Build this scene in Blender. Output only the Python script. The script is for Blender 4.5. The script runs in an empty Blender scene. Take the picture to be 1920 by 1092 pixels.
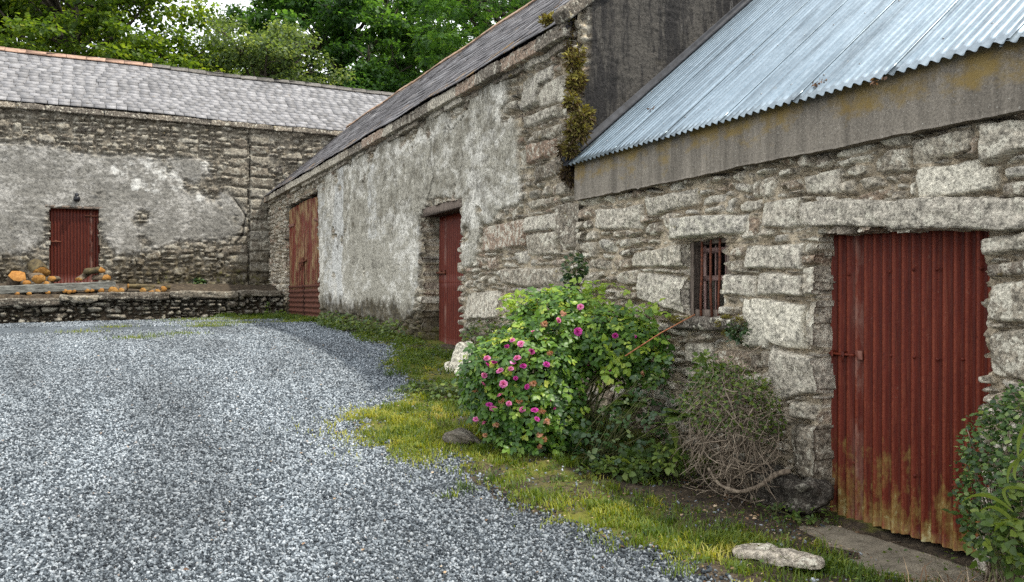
import bpy, math, random
import numpy as np
from math import radians, sin, cos, pi, sqrt, atan2
random.seed(7)
RNG = np.random.default_rng(11)
scene = bpy.context.scene
COL = scene.collection
EYE = 1.5                       # height of the lens above world zero; everything below is written relative to the eye
FPX = 1591.0                    # focal length in photo pixels
FW = (0.442, 0.897); RT = (0.897, -0.442)

# ------------------------------------------------------------------ survey helpers (photo pixel -> real plane)
def ray(px, py):
    r = (px - 960) / FPX
    return FW[0] + RT[0] * r, FW[1] + RT[1] * r, (558 - py) / FPX
def onx(px, py, X):             # meets the plane x = X  -> (y, z)
    a, b, c = ray(px, py); t = X / a
    return b * t, c * t
def ony(px, py, Y):             # meets the plane y = Y  -> (x, z)
    a, b, c = ray(px, py); t = Y / b
    return a * t, c * t
def att(px, py, t):
    a, b, c = ray(px, py); return np.array((a * t, b * t, c * t))

# ------------------------------------------------------------------ noise
def _hash(ix, iy, iz, seed):
    n = (ix.astype(np.int64) * 374761393 + iy.astype(np.int64) * 668265263 + iz.astype(np.int64) * 2147483647 + seed * 974711) & 0xFFFFFFFF
    n = ((n ^ (n >> 13)) * 1274126177) & 0xFFFFFFFF
    n = ((n ^ (n >> 16)) * 2246822519) & 0xFFFFFFFF
    n = n ^ (n >> 15)
    return (n & 0xFFFFFF).astype(np.float64) / 0xFFFFFF
def vn(x, y, seed=0):
    x = np.asarray(x, float); y = np.asarray(y, float)
    ix = np.floor(x); iy = np.floor(y); fx = x - ix; fy = y - iy
    fx = fx * fx * (3 - 2 * fx); fy = fy * fy * (3 - 2 * fy)
    z = np.zeros_like(ix)
    a = _hash(ix, iy, z, seed); b = _hash(ix + 1, iy, z, seed); c = _hash(ix, iy + 1, z, seed); d = _hash(ix + 1, iy + 1, z, seed)
    return (a + (b - a) * fx) * (1 - fy) + (c + (d - c) * fx) * fy
def fbm(x, y, seed=0, octv=4, gain=.5):
    s = 0; a = 1; t = 0
    for k in range(octv):
        s = s + a * (vn(np.asarray(x) * 2 ** k + 17.3 * k, np.asarray(y) * 2 ** k - 9.1 * k, seed + k) - .5); t += a; a *= gain
    return s / t * 2            # about -1..1
def sstep(a, b, x):
    t = np.clip((x - a) / (b - a), 0, 1); return t * t * (3 - 2 * t)
def inpoly(px, py, poly):
    r = np.zeros(np.shape(px), bool); n = len(poly)
    for i in range(n):
        x1, y1 = poly[i]; x2, y2 = poly[(i + 1) % n]
        if y1 == y2: continue
        c = ((y1 > py) != (y2 > py)) & (px < (x2 - x1) * (py - y1) / (y2 - y1) + x1)
        r ^= c
    return r

# ------------------------------------------------------------------ objects
def wloc(o):
    v = np.zeros(3)
    while o is not None:
        v += np.array(o.location); o = o.parent
    return v
def mk(name, co, faces, m, parent=None, attrs=None, smooth=False, loc=None):
    """one mesh object; co in scene coordinates; faces: list of index arrays of shape (n,3) or (n,4)"""
    co = np.asarray(co, float)
    if not isinstance(faces, (list, tuple)): faces = [faces]
    faces = [np.asarray(f, np.int64) for f in faces if len(f)]
    base = wloc(parent) if parent is not None else np.zeros(3)
    if loc is not None: base = base + np.asarray(loc, float) if parent is not None else np.asarray(loc, float)
    me = bpy.data.meshes.new(name)
    nf = sum(len(f) for f in faces); nl = sum(f.size for f in faces)
    me.vertices.add(len(co)); me.loops.add(nl); me.polygons.add(nf)
    me.vertices.foreach_set('co', (co - base).astype(np.float32).ravel())
    me.loops.foreach_set('vertex_index', np.concatenate([f.ravel() for f in faces]).astype(np.int32))
    tot = np.concatenate([np.full(len(f), f.shape[1]) for f in faces])
    me.polygons.foreach_set('loop_start', np.concatenate([[0], np.cumsum(tot)[:-1]]).astype(np.int32))
    try: me.polygons.foreach_set('loop_total', tot.astype(np.int32))
    except Exception: pass
    if smooth: me.polygons.foreach_set('use_smooth', np.ones(nf, bool))
    me.update(calc_edges=True); me.validate()
    for k, a in (attrs or {}).items():
        at = me.attributes.new(k, 'FLOAT_COLOR', 'POINT')
        a = np.asarray(a, np.float32)
        if a.shape[1] < 4: a = np.concatenate([a, np.ones((len(a), 4 - a.shape[1]), np.float32)], 1)
        at.data.foreach_set('color', a.ravel())
    if m is not None: me.materials.append(m)
    o = bpy.data.objects.new(name, me); COL.objects.link(o)
    if parent is not None: o.parent = parent
    if loc is not None: o.location = loc
    elif parent is None: pass
    return o
def tag(o, label=None, cat=None, group=None, kind=None):
    if label: o['label'] = label
    if cat: o['category'] = cat
    if group: o['group'] = group
    if kind: o['kind'] = kind
    return o
def thing(name, loc, label, cat, group=None):
    o = bpy.data.objects.new(name, None); o.empty_display_size = .2; COL.objects.link(o); o.location = loc
    return tag(o, label, cat, group)

class MB:
    """collects shapes into one mesh"""
    def __init__(s): s.v = []; s.q = []; s.t = []; s.n = 0; s.a = []
    def add(s, v, q=None, t=None, a=None):
        v = np.asarray(v, float)
        if q is not None and len(q): s.q.append(np.asarray(q) + s.n)
        if t is not None and len(t): s.t.append(np.asarray(t) + s.n)
        s.v.append(v); s.n += len(v)
        s.a.append(np.tile(np.array(a if a is not None else (random.random(), random.random(), random.random(), 1.)), (len(v), 1)) if np.ndim(a) < 2 else np.asarray(a))
    def build(s, name, m, parent=None, smooth=False, loc=None):
        f = []
        if s.q: f.append(np.concatenate(s.q))
        if s.t: f.append(np.concatenate(s.t))
        return mk(name, np.concatenate(s.v), f, m, parent, {'A': np.concatenate(s.a)}, smooth, loc)
    def box(s, c, h, R=None, bev=0.0, jit=0.0, a=None):
        """bevelled box of half size h about c; R = 3x3 of axes (columns)"""
        h = np.array(h, float); b = min(bev, h.min() * .45); vs = []
        idx = {}
        for sx in (-1, 1):
            for sy in (-1, 1):
                for sz in (-1, 1):
                    for ax in range(3):
                        d = np.array((sx, sy, sz), float) * (h - b); d[ax] = (sx, sy, sz)[ax] * h[ax]
                        idx[(sx, sy, sz, ax)] = len(vs); vs.append(d)
        q = []; t = []
        S = (-1, 1)
        for ax in range(3):
            o1, o2 = [k for k in range(3) if k != ax]
            for sg in S:
                def key(a1, a2):
                    k = [0, 0, 0]; k[ax] = sg; k[o1] = a1; k[o2] = a2; return idx[(k[0], k[1], k[2], ax)]
                q.append([key(-1, -1), key(1, -1), key(1, 1), key(-1, 1)])
        for ax in range(3):               # edges along ax
            o1, o2 = [k for k in range(3) if k != ax]
            for s1 in S:
                for s2 in S:
                    def key(sa, face):
                        k = [0, 0, 0]; k[ax] = sa; k[o1] = s1; k[o2] = s2; return idx[(k[0], k[1], k[2], face)]
                    q.append([key(-1, o1), key(1, o1), key(1, o2), key(-1, o2)])
        for sx in S:
            for sy in S:
                for sz in S: t.append([idx[(sx, sy, sz, k)] for k in range(3)])
        v = np.array(vs)
        if jit: v = v + np.random.default_rng(s.n + 5).normal(0, jit, v.shape)
        if R is not None: v = v @ np.asarray(R, float).T
        s.add(v + np.array(c, float), q, t, a)
    def tube(s, pts, rad, n=6, a=None, cap=True):
        pts = np.asarray(pts, float); rad = np.broadcast_to(np.asarray(rad, float), (len(pts),))
        d = np.gradient(pts, axis=0); d /= np.linalg.norm(d, axis=1, keepdims=True) + 1e-9
        up = np.tile(np.array((0.03, .05, 1.)), (len(pts), 1)); up[np.abs(d[:, 2]) > .93] = (1, .1, 0)
        x = np.cross(d, up); x /= np.linalg.norm(x, axis=1, keepdims=True) + 1e-9; y = np.cross(d, x)
        an = np.linspace(0, 2 * pi, n, endpoint=False)
        v = pts[:, None] + rad[:, None, None] * (np.cos(an)[None, :, None] * x[:, None] + np.sin(an)[None, :, None] * y[:, None])
        v = v.reshape(-1, 3); k = len(pts); q = []
        for i in range(k - 1):
            for j in range(n): q.append([i * n + j, i * n + (j + 1) % n, (i + 1) * n + (j + 1) % n, (i + 1) * n + j])
        t = []
        if cap:
            v = np.concatenate([v, pts[:1], pts[-1:]]); c0, c1 = k * n, k * n + 1
            for j in range(n): t.append([c0, (j + 1) % n, j]); t.append([c1, (k - 1) * n + j, (k - 1) * n + (j + 1) % n])
        s.add(v, q, t, a)
def axes(d, up=(0, 0, 1)):
    d = np.array(d, float); d /= np.linalg.norm(d); x = np.cross(up, d); x /= np.linalg.norm(x); return np.stack([d, x, np.cross(d, x)], 1)

# ------------------------------------------------------------------ materials
class Mat:
    def __init__(s, name):
        s.m = bpy.data.materials.new(name); s.m.use_nodes = True; s.nt = s.m.node_tree; s.nt.nodes.clear()
        s.out = s.N('ShaderNodeOutputMaterial'); s.b = s.N('ShaderNodeBsdfPrincipled'); s.L(s.b.outputs[0], s.out.inputs[0])
        s.tc = s.N('ShaderNodeTexCoord').outputs['Object']
        s.b.inputs['Specular IOR Level'].default_value = .3
    def N(s, t): return s.nt.nodes.new(t)
    def L(s, a, b): s.nt.links.new(a, b)
    def put(s, sock, v):
        if hasattr(v, 'is_linked') or isinstance(v, bpy.types.NodeSocket): s.L(v, sock)
        elif isinstance(v, (tuple, list)) and len(v) == 3 and sock.type == 'RGBA': sock.default_value = (*v, 1)
        else: sock.default_value = v
    def map(s, scale=(1, 1, 1), rot=(0, 0, 0), loc=(0, 0, 0), vec=None):
        n = s.N('ShaderNodeMapping'); s.L(vec or s.tc, n.inputs[0]); n.inputs['Scale'].default_value = scale; n.inputs['Rotation'].default_value = rot; n.inputs['Location'].default_value = loc
        return n.outputs[0]
    def noise(s, scale=5, det=4, rough=.55, vec=None, dist=0, col=False):
        n = s.N('ShaderNodeTexNoise'); s.L(vec or s.tc, n.inputs['Vector']); n.inputs['Scale'].default_value = scale; n.inputs['Detail'].default_value = det
        n.inputs['Roughness'].default_value = rough; n.inputs['Distortion'].default_value = dist
        return n.outputs['Color' if col else 'Fac']
    def vor(s, scale, vec=None, feat='F1', out='Distance', rnd=1):
        n = s.N('ShaderNodeTexVoronoi'); n.feature = feat; s.L(vec or s.tc, n.inputs['Vector']); n.inputs['Scale'].default_value = scale; n.inputs['Randomness'].default_value = rnd
        return n.outputs[out]
    def ramp(s, f, stops, interp='LINEAR'):
        n = s.N('ShaderNodeValToRGB'); s.L(f, n.inputs[0]); e = n.color_ramp.elements; n.color_ramp.interpolation = interp
        while len(e) < len(stops): e.new(.5)
        for el, (p, c) in zip(e, stops):
            el.position = p; el.color = (c, c, c, 1) if not isinstance(c, (tuple, list)) else (*c, 1)
        return n.outputs[0]
    def mix(s, f, a, b, bl='MIX'):
        n = s.N('ShaderNodeMix'); n.data_type = 'RGBA'; n.blend_type = bl; n.clamp_factor = True
        s.put(n.inputs[0], f); s.put(n.inputs[6], a); s.put(n.inputs[7], b); return n.outputs[2]
    def math(s, op, a, b=0.0, clamp=False):
        n = s.N('ShaderNodeMath'); n.operation = op; n.use_clamp = clamp; s.put(n.inputs[0], a); s.put(n.inputs[1], b); return n.outputs[0]
    def attr(s, name='A'):
        n = s.N('ShaderNodeAttribute'); n.attribute_name = name; x = s.N('ShaderNodeSeparateColor'); s.L(n.outputs['Color'], x.inputs[0])
        return x.outputs[0], x.outputs[1], x.outputs[2], n.outputs['Alpha']
    def xyz(s, vec=None):
        x = s.N('ShaderNodeSeparateXYZ'); s.L(vec or s.tc, x.inputs[0]); return x.outputs
    def rndobj(s): return s.N('ShaderNodeObjectInfo').outputs['Random']
    def bump(s, h, st=.5, d=.01, prev=None):
        n = s.N('ShaderNodeBump'); s.L(h, n.inputs['Height']); n.inputs['Strength'].default_value = st; n.inputs['Distance'].default_value = d
        if prev: s.L(prev, n.inputs['Normal'])
        return n.outputs[0]
    def done(s, col, rough=.9, bump=None, metal=0., spec=None):
        s.put(s.b.inputs['Base Color'], col); s.put(s.b.inputs['Roughness'], rough); s.put(s.b.inputs['Metallic'], metal)
        if spec is not None: s.b.inputs['Specular IOR Level'].default_value = spec
        if bump: s.L(bump, s.b.inputs['Normal'])
        return s.m

def stone_mat(name, tone=1.0, warm=1.0, fine=1.0, plas=((.13, .125, .115), (.33, .32, .29), (.58, .57, .53)), mortar=(.4, .335, .23), cont=1.0, vs=(.6, .45, .75)):
    m = Mat(name); S, P, R, K = m.attr('A'); R2, D, G, W = m.attr('B')
    nm = m.noise(4 * fine, 6, .6); n25 = m.noise(26 * fine, 8, .72); n80 = m.noise(62 * fine, 6, .8); nl = m.noise(13 * fine, 6, .65, m.map(loc=(3, 7, 1)))
    w = warm
    st = m.ramp(R, [(0, (.075 * tone, .065 * tone, .055 * tone)), (.15, (.2 * tone, .165 * tone, .125 * tone)), (.35, (.34 * tone, .295 * tone, .225 * tone)), (.5, (.42 * tone, .375 * tone, .295 * tone)),
                    (.64, (.27 * tone * w, .195 * tone, .135 * tone)), (.78, (.45 * tone, .405 * tone, .325 * tone)), (.9, (.38 * tone, .35 * tone, .295 * tone)), (1, (.63 * tone, .58 * tone, .465 * tone))])
    st = m.mix(1, st, m.ramp(n25, [(.34, .2), (.46, .7), (.55, 1.2), (.68, 1.9)]), 'MULTIPLY')
    st = m.mix(m.math('MULTIPLY', m.ramp(n80, [(.53, 0), (.63, 1)]), .6), st, (.68 * tone, .635 * tone, .52 * tone))
    st = m.mix(m.math('MULTIPLY', m.ramp(n80, [(.37, 1), (.46, 0)]), .75), st, (.05, .045, .04))
    st = m.mix(m.ramp(m.math('ADD', nl, m.math('MULTIPLY', R2, .08)), [(.56, 0), (.61, .8)]), st, m.mix(1, (.72 * tone, .67 * tone, .54 * tone), m.ramp(n80, [(.38, .3), (.55, 1.1)]), 'MULTIPLY'))
    st = m.mix(m.ramp(m.noise(5.5, 7, .7, m.map(loc=(9, 1, 4))), [(.64, 0), (.7, .7)]), st, (.3, .22, .06))
    mo = m.mix(1, m.mix(nm, mortar, (mortar[0] * 1.35, mortar[1] * 1.35, mortar[2] * 1.4)), m.ramp(n25, [(.3, .35), (.5, .9), (.68, 1.5)]), 'MULTIPLY')
    c = m.mix(S, mo, st)
    sv = m.map(scale=vs); n1 = m.noise(1.5, 10, .68, sv); n9 = m.noise(7, 9, .78, m.map(scale=(vs[0] * 1.25, vs[1] * 1.1, vs[2] * 1.3), loc=(2, 2, 2)))
    pc = m.ramp(m.math('ADD', m.math('MULTIPLY', n1, .55), m.math('MULTIPLY', n9, .45)), [(.37, plas[0]), (.43, plas[1]), (.49, plas[1]), (.55, plas[2]), (.72, plas[2])])
    pc = m.mix(1, pc, m.ramp(n25, [(.33, .3), (.45, .82), (.56, 1.12), (.68, 1.4)]), 'MULTIPLY')
    pc = m.mix(m.math('MULTIPLY', m.ramp(n80, [(.37, 1), (.45, 0)]), .7), pc, (.06, .055, .045))
    pc = m.mix(m.ramp(m.math('ADD', W, m.math('MULTIPLY', m.math('SUBTRACT', n9, .5), 2.2)), [(.3, 0), (.75, .85)]), pc, m.mix(1, (.66, .65, .6), m.ramp(n25, [(.3, .5), (.55, 1.1)]), 'MULTIPLY'))
    c = m.mix(P, c, pc)
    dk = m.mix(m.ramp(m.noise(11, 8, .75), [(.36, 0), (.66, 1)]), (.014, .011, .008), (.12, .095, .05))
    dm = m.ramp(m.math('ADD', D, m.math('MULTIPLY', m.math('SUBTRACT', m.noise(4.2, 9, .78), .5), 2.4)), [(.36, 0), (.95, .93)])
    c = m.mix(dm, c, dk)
    gm = m.ramp(m.math('ADD', G, m.math('MULTIPLY', m.math('SUBTRACT', m.noise(6, 7, .7, m.map(loc=(5, 5, 5))), .5), 1.7)), [(.45, 0), (.7, .85)])
    c = m.mix(gm, c, m.mix(n25, (.05, .05, .012), (.16, .15, .035)))
    c = m.mix(m.math('MULTIPLY', K, .93), c, (.018, .016, .013))
    hh = m.math('ADD', m.math('MULTIPLY', n25, 1.0), m.math('MULTIPLY', n80, .45))
    return m.done(c, .93, m.bump(hh, .9 * cont, .03), spec=.2)

# ------------------------------------------------------------------ rubble walls: a real height field of laid stones
def subdivide(u0, u1, v0, v1, w, h, rng, out, d=0):
    W = u1 - u0; H = v1 - v0
    tw = w[0] + (w[1] - w[0]) * rng.random() ** 1.4; th = h[0] + (h[1] - h[0]) * rng.random() ** 1.3
    if W > tw * 1.35 and (W / tw > H / th or H <= th * 1.3):
        k = u0 + W * (.5 + (rng.random() - .5) * .5); subdivide(u0, k, v0, v1, w, h, rng, out, d + 1); subdivide(k, u1, v0, v1, w, h, rng, out, d + 1)
    elif H > th * 1.3:
        k = v0 + H * (.5 + (rng.random() - .5) * .5); subdivide(u0, u1, v0, k, w, h, rng, out, d + 1); subdivide(u0, u1, k, v1, w, h, rng, out, d + 1)
    else: out.append((u0, u1, v0, v1))
def rubble(name, parent, m, fn, u0, u1, v0, v1, res, seed=1, sw=(.14, .5), sh=(.06, .2), big=(), holes=(), plaster=None, damp_dark=None, moss=None, white=None, cracks=(),
           depth=(.018, .045), warp=.05, gap=.008, mort=0.012, reveal=.2, keep=None, ptk=.03, rough=1.0, hjag=.02, psoft=2, rpow=1., peb=.55):
    rng = np.random.default_rng(seed)
    nu = int(round((u1 - u0) / res)) + 1; nv = int(round((v1 - v0) / res)) + 1
    u = np.linspace(u0, u1, nu); v = np.linspace(v0, v1, nv); U, V = np.meshgrid(u, v, indexing='ij')
    Uw = U + warp * fbm(U * 2.6, V * 2.6, seed + 50, 4); Vw = V + warp * .75 * fbm(U * 2.2, V * 3.2, seed + 70, 4)
    mf = fbm(U * 14, V * 14, seed + 3, 4)
    H = mort + .010 * mf + .012 * fbm(U * 3, V * 3, seed + 4, 2)
    S = np.zeros_like(U); R = vn(U * 4, V * 4, seed + 5); R2 = np.full_like(U, .5); R3 = R.copy()
    ed = fbm(U * 9, V * 9, seed + 21, 3) * .014
    su = fbm(U * 7, V * 9, seed + 31, 5); fine = np.abs(fbm(U * 20, V * 26, seed + 41, 4)); layer = np.abs(fbm(U * 4, V * 24, seed + 43, 3))
    gn = fbm(U * 4, V * 4, seed + 23, 2)
    rects = []; subdivide(u0 - .1, u1 + .1, v0 - .1, v1 + .1, sw, sh, rng, rects)
    small = []
    for r in rects:
        if rng.random() < peb: small.append((r[rng.integers(2)] + rng.normal(0, .02), r[2 + rng.integers(2)] + rng.normal(0, .012), rng.uniform(.018, .05), rng.uniform(.012, .028)))
    seeds = [((r[0] + r[1]) / 2 + rng.normal(0, .10) * (r[1] - r[0]), (r[2] + r[3]) / 2 + rng.normal(0, .12) * (r[3] - r[2]), (r[1] - r[0]) / 2, (r[3] - r[2]) / 2) for r in rects] + small
    ns = len(seeds); C = np.array(seeds); F1 = np.full(U.shape, 9.); F2 = F1.copy(); ID = np.zeros(U.shape, int)
    for k, (cx, cy, hw, hh) in enumerate(seeds):
        px = hw * 1.7 + .05; py = hh * 1.9 + .05
        i0 = max(0, int((cx - px - u0) / res)); i1 = min(nu, int((cx + px - u0) / res) + 2); j0 = max(0, int((cy - py - v0) / res)); j1 = min(nv, int((cy + py - v0) / res) + 2)
        if i1 <= i0 or j1 <= j0: continue
        sl = (slice(i0, i1), slice(j0, j1)); du = Uw[sl] - cx; dv = Vw[sl] - cy; an = rng.normal(0, .13) if k < len(rects) else rng.normal(0, .5); p = rng.uniform(1.9, 4.5); sk = rng.normal(0, .18)
        x_ = (du * cos(an) + dv * sin(an) + sk * dv) / hw; y_ = (dv * cos(an) - du * sin(an)) / hh
        f = (np.abs(x_) ** p + np.abs(y_) ** p) ** (1 / p); o1 = F1[sl]; F2[sl] = np.minimum(F2[sl], np.maximum(o1, f)); ID[sl] = np.where(f < o1, k, ID[sl]); F1[sl] = np.minimum(o1, f)
    hm = np.minimum(C[:, 2], C[:, 3])[ID]; dd = -(F2 - F1) * .62 * hm + gap + ed * .7; dd = np.maximum(dd, (F1 - 1.12) * hm + ed)
    per = lambda arr: np.asarray(arr)[ID]
    uu = U - C[:, 0][ID]; vv = V - C[:, 1][ID]
    h = .004 + sstep(0, 1, -dd / per(rng.uniform(.008, .024, ns))) * (per(rng.uniform(depth[0], depth[1], ns)) + per(rng.normal(0, .10, ns)) * uu + per(rng.normal(0, .17, ns)) * vv + su * .010 * rough + fine * .012 * rough + layer * .014 * rough * per(rng.random(ns) < .3))
    for _ in range(3):
        th = rng.uniform(0, 2 * pi, ns); h = h - per(rng.uniform(.15, .75, ns)) * np.maximum(0, np.cos(th)[ID] * uu * .55 + np.sin(th)[ID] * vv - per(rng.uniform(.25, .8, ns)) * hm)
    ins = dd < 0
    H = np.where(ins, np.maximum(h, H * .3), H) - .055 * np.exp(-((dd - .003) / .008) ** 2) * sstep(-.4, .15, gn)
    S = np.where(ins, sstep(0, .007, -dd), 0.); R = np.where(ins, per(rng.random(ns) ** rpow), R); R2 = np.where(ins, per(rng.random(ns)), R2)
    for (a, b, c, d, opt) in big:
        pad = .09; i0 = max(0, int((a - pad - u0) / res)); i1 = min(nu, int((b + pad - u0) / res) + 2); j0 = max(0, int((c - pad - v0) / res)); j1 = min(nv, int((d + pad - v0) / res) + 2)
        if i1 <= i0 or j1 <= j0: continue
        sl = (slice(i0, i1), slice(j0, j1)); uu = (U[sl] + (Uw[sl] - U[sl]) * .5) - (a + b) / 2; vv = (V[sl] + (Vw[sl] - V[sl]) * .5) - (c + d) / 2; hu = (b - a) / 2 - gap; hv = (d - c) / 2 - gap
        rr = min(hu, hv) * (.2 + .4 * rng.random()) * opt.get('round', .6); sk = rng.normal(0, .05); tp = rng.normal(0, .12); vv = vv + sk * uu; vv = vv * (1 + tp * uu / max(hu, .05))
        qx = np.abs(uu) - hu + rr; qy = np.abs(vv) - hv + rr; dd = np.minimum(np.maximum(qx, qy), 0) + np.hypot(np.maximum(qx, 0), np.maximum(qy, 0)) - rr + ed[sl]
        clr = dd < .010; H[sl] = np.where(clr, mort + .01 * mf[sl], H[sl]); S[sl] = np.where(clr, 0, S[sl]); ins = dd < 0
        h = .004 + sstep(0, .012 + .012 * rng.random(), -dd) * (opt.get('dep', .05) + rng.normal(0, .06) * uu + rng.normal(0, .09) * vv + su[sl] * .010 * rough + fine[sl] * .014 * rough)
        for _ in range(3):
            th = rng.uniform(0, 2 * pi); h = h - rng.uniform(.15, .6) * np.maximum(0, cos(th) * uu * hv / hu + sin(th) * vv - rng.uniform(.45, .95) * hv)
        H[sl] = np.where(ins, np.maximum(h, H[sl] * .3), H[sl]) - .055 * np.exp(-((dd - .003) / .008) ** 2) * sstep(-.4, .15, gn[sl])
        r = opt['c'] if 'c' in opt else rng.random(); S[sl] = np.where(ins, sstep(0, .007, -dd), S[sl]); R[sl] = np.where(ins, r, R[sl]); R2[sl] = np.where(ins, rng.random(), R2[sl])
    P = np.zeros_like(U)
    if plaster is not None:
        pw = .10; Pu = U + pw * fbm(U * 1.6, V * 1.6, seed + 90, 5, .6); Pv = V + pw * fbm(U * 1.6, V * 1.6, seed + 95, 5, .6)
        P = plaster(U, V, Pu, Pv).astype(float)
        for _ in range(psoft):
            Q = P.copy(); Q[1:-1, 1:-1] = (P[1:-1, 1:-1] * 2 + P[:-2, 1:-1] + P[2:, 1:-1] + P[1:-1, :-2] + P[1:-1, 2:]) / 6; P = Q
        ph = H * .1 + ptk + .018 * fbm(U * 1.1, V * 1.1, seed + 97, 3) + .006 * fbm(U * 9, V * 9, seed + 98, 5)
        H = H * (1 - P) + ph * P - .09 * P * (1 - P) * (P < .6)
    K = np.zeros_like(U)
    for line, wd in cracks:
        Cu = U + .05 * fbm(U * 4, V * 4, seed + 80, 4); Cv = V + .05 * fbm(U * 4, V * 4, seed + 85, 4); best = np.full_like(U, 9.)
        for (x1, y1), (x2, y2) in zip(line[:-1], line[1:]):
            L2 = (x2 - x1) ** 2 + (y2 - y1) ** 2 + 1e-9; t = np.clip(((Cu - x1) * (x2 - x1) + (Cv - y1) * (y2 - y1)) / L2, 0, 1)
            best = np.minimum(best, np.hypot(Cu - x1 - t * (x2 - x1), Cv - y1 - t * (y2 - y1)))
        k = sstep(wd, wd * .35, best * (1 + .5 * mf)); K = np.maximum(K, k); H = H - .03 * k
    zero = np.zeros_like(U)
    Dm = damp_dark(U, V) if damp_dark else zero; Gm = moss(U, V) if moss else zero; Wm = white(U, V) if white else zero
    A = np.stack([S, P, R, K], -1).reshape(-1, 4); B = np.stack([R2, Dm, Gm, Wm], -1).reshape(-1, 4)
    co = np.stack(fn(U, V, H), -1).reshape(-1, 3)
    idx = np.arange(nu * nv).reshape(nu, nv)
    q = np.stack([idx[:-1, :-1], idx[1:, :-1], idx[1:, 1:], idx[:-1, 1:]], -1)
    cu = (U[:-1, :-1] + U[1:, 1:]) / 2; cv = (V[:-1, :-1] + V[1:, 1:]) / 2
    ok = np.ones(cu.shape, bool); hid = np.full(cu.shape, -1)
    ju = cu + hjag * fbm(cu * 5, cv * 5, seed + 60, 3); jv = cv + hjag * fbm(cu * 5, cv * 5, seed + 65, 3)
    for n_, (a, b, c, d) in enumerate(holes):
        ho = (ju > a) & (ju < b) & (jv > c) & (jv < d); ok &= ~ho
    okr = ok.copy()
    if keep is not None: ok &= keep(cu, cv)
    quads = q[ok]
    # reveals: extrude the edges of every opening into the wall
    if len(holes):
        ed_ = []
        h1 = ok[:-1, :] & ~okr[1:, :]; ii, jj = np.where(h1); ed_.append(np.stack([idx[ii + 1, jj], idx[ii + 1, jj + 1]], 1))
        h2 = ~okr[:-1, :] & ok[1:, :]; ii, jj = np.where(h2); ed_.append(np.stack([idx[ii + 1, jj + 1], idx[ii + 1, jj]], 1))
        h3 = ok[:, :-1] & ~okr[:, 1:]; ii, jj = np.where(h3); ed_.append(np.stack([idx[ii + 1, jj + 1], idx[ii, jj + 1]], 1))
        h4 = ~okr[:, :-1] & ok[:, 1:]; ii, jj = np.where(h4); ed_.append(np.stack([idx[ii, jj + 1], idx[ii + 1, jj + 1]], 1))
        E = np.concatenate(ed_); uniq, inv = np.unique(E, return_inverse=True); inv = inv.reshape(E.shape)
        nseg = max(3, int(reveal / (res * 1.6))); prev = uniq; cos_ = [co]; As = [A]; Bs = [B]; tot = len(co)
        uu = U.reshape(-1)[uniq]; vv = V.reshape(-1)[uniq]; h0 = H.reshape(-1)[uniq]
        for s_ in range(1, nseg + 1):
            dp = h0 - (reveal + h0) * s_ / nseg
            du = .012 * fbm(uu * 7 + dp * 9, vv * 7, seed + 33, 4); dv = .012 * fbm(uu * 7, vv * 7 + dp * 9, seed + 34, 4)
            c_ = np.stack(fn(uu + du, vv + dv, dp), -1); ids = np.arange(tot, tot + len(uniq)); tot += len(uniq)
            cos_.append(c_); a_ = A[uniq].copy(); a_[:, 1] *= 0.3; As.append(a_); Bs.append(B[uniq])
            quads = np.concatenate([quads, np.stack([prev[inv[:, 0]], prev[inv[:, 1]], ids[inv[:, 1]], ids[inv[:, 0]]], 1)]); prev = ids
        co = np.concatenate(cos_); A = np.concatenate(As); B = np.concatenate(Bs)
    used = np.unique(quads); remap = np.full(len(co), -1); remap[used] = np.arange(len(used))
    return mk(name, co[used], [remap[quads]], m, parent, {'A': A[used], 'B': B[used]}, True)
# ------------------------------------------------------------------ the lie of the land
XW = 4.49                      # street face of the shed and the long barn
YE = 24.6                      # street face of the far barn
YT = 22.55                     # face of the low retaining wall
_gy = [-60, -4, 0, 2, 3.7, 5, 7, 9, 11.5, 14, 18, 22.6]
_gz = [-1.75, -1.62, -1.58, -1.55, -1.51, -1.42, -1.19, -.96, -.71, -.6, -.53, -.49]
def G(x, y):
    x = np.asarray(x, float); y = np.asarray(y, float)
    z = sum(np.interp(y + d, _gy, _gz) for d in (-1.2, -.6, 0, .6, 1.2)) / 5
    z = z - .09 * np.exp(-((x - 4.4) / .5) ** 2 - ((y - 3.6) / .95) ** 2)
    return z - .018 * (4.5 - np.clip(x, -8, 4.5)) * np.clip(y / 22, 0, 1)
def gp(px, py):                # where the pixel's ray meets the ground
    a, b, c = ray(px, py); lo = 1.5
    for k in range(4000):
        t = lo + k * .01
        if c * t < float(G(a * t, b * t)): break
    return a * t, b * t
BORDER = [gp(*p) for p in [(505, 600), (600, 607), (650, 625), (705, 645), (752, 662), (718, 690), (765, 718), (742, 745), (690, 778), (684, 812), (735, 848), (850, 872), (905, 922), (1000, 972), (1110, 1000), (1200, 1035), (1262, 1060)]]
_last = BORDER[-1]
VERGE = BORDER + [(_last[0] + .05, _last[1] - .8), (_last[0] + .1, -6), (5.2, -6), (5.2, 23), (2.6, 22.6)]
def verge(x, y, s=0):          # soft mask of the planted strip along the walls
    x = np.asarray(x, float); y = np.asarray(y, float); r = 0
    for dx, dy in ((0, 0), (.12, 0), (-.12, 0), (0, .12), (0, -.12)):
        wx = x + .22 * fbm(x * 2.1, y * 2.1, 301, 4) + dx; wy = y + .22 * fbm(x * 2.1, y * 2.1, 311, 4) + dy
        r = r + inpoly(wx, wy, VERGE) / 5
    return r

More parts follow.
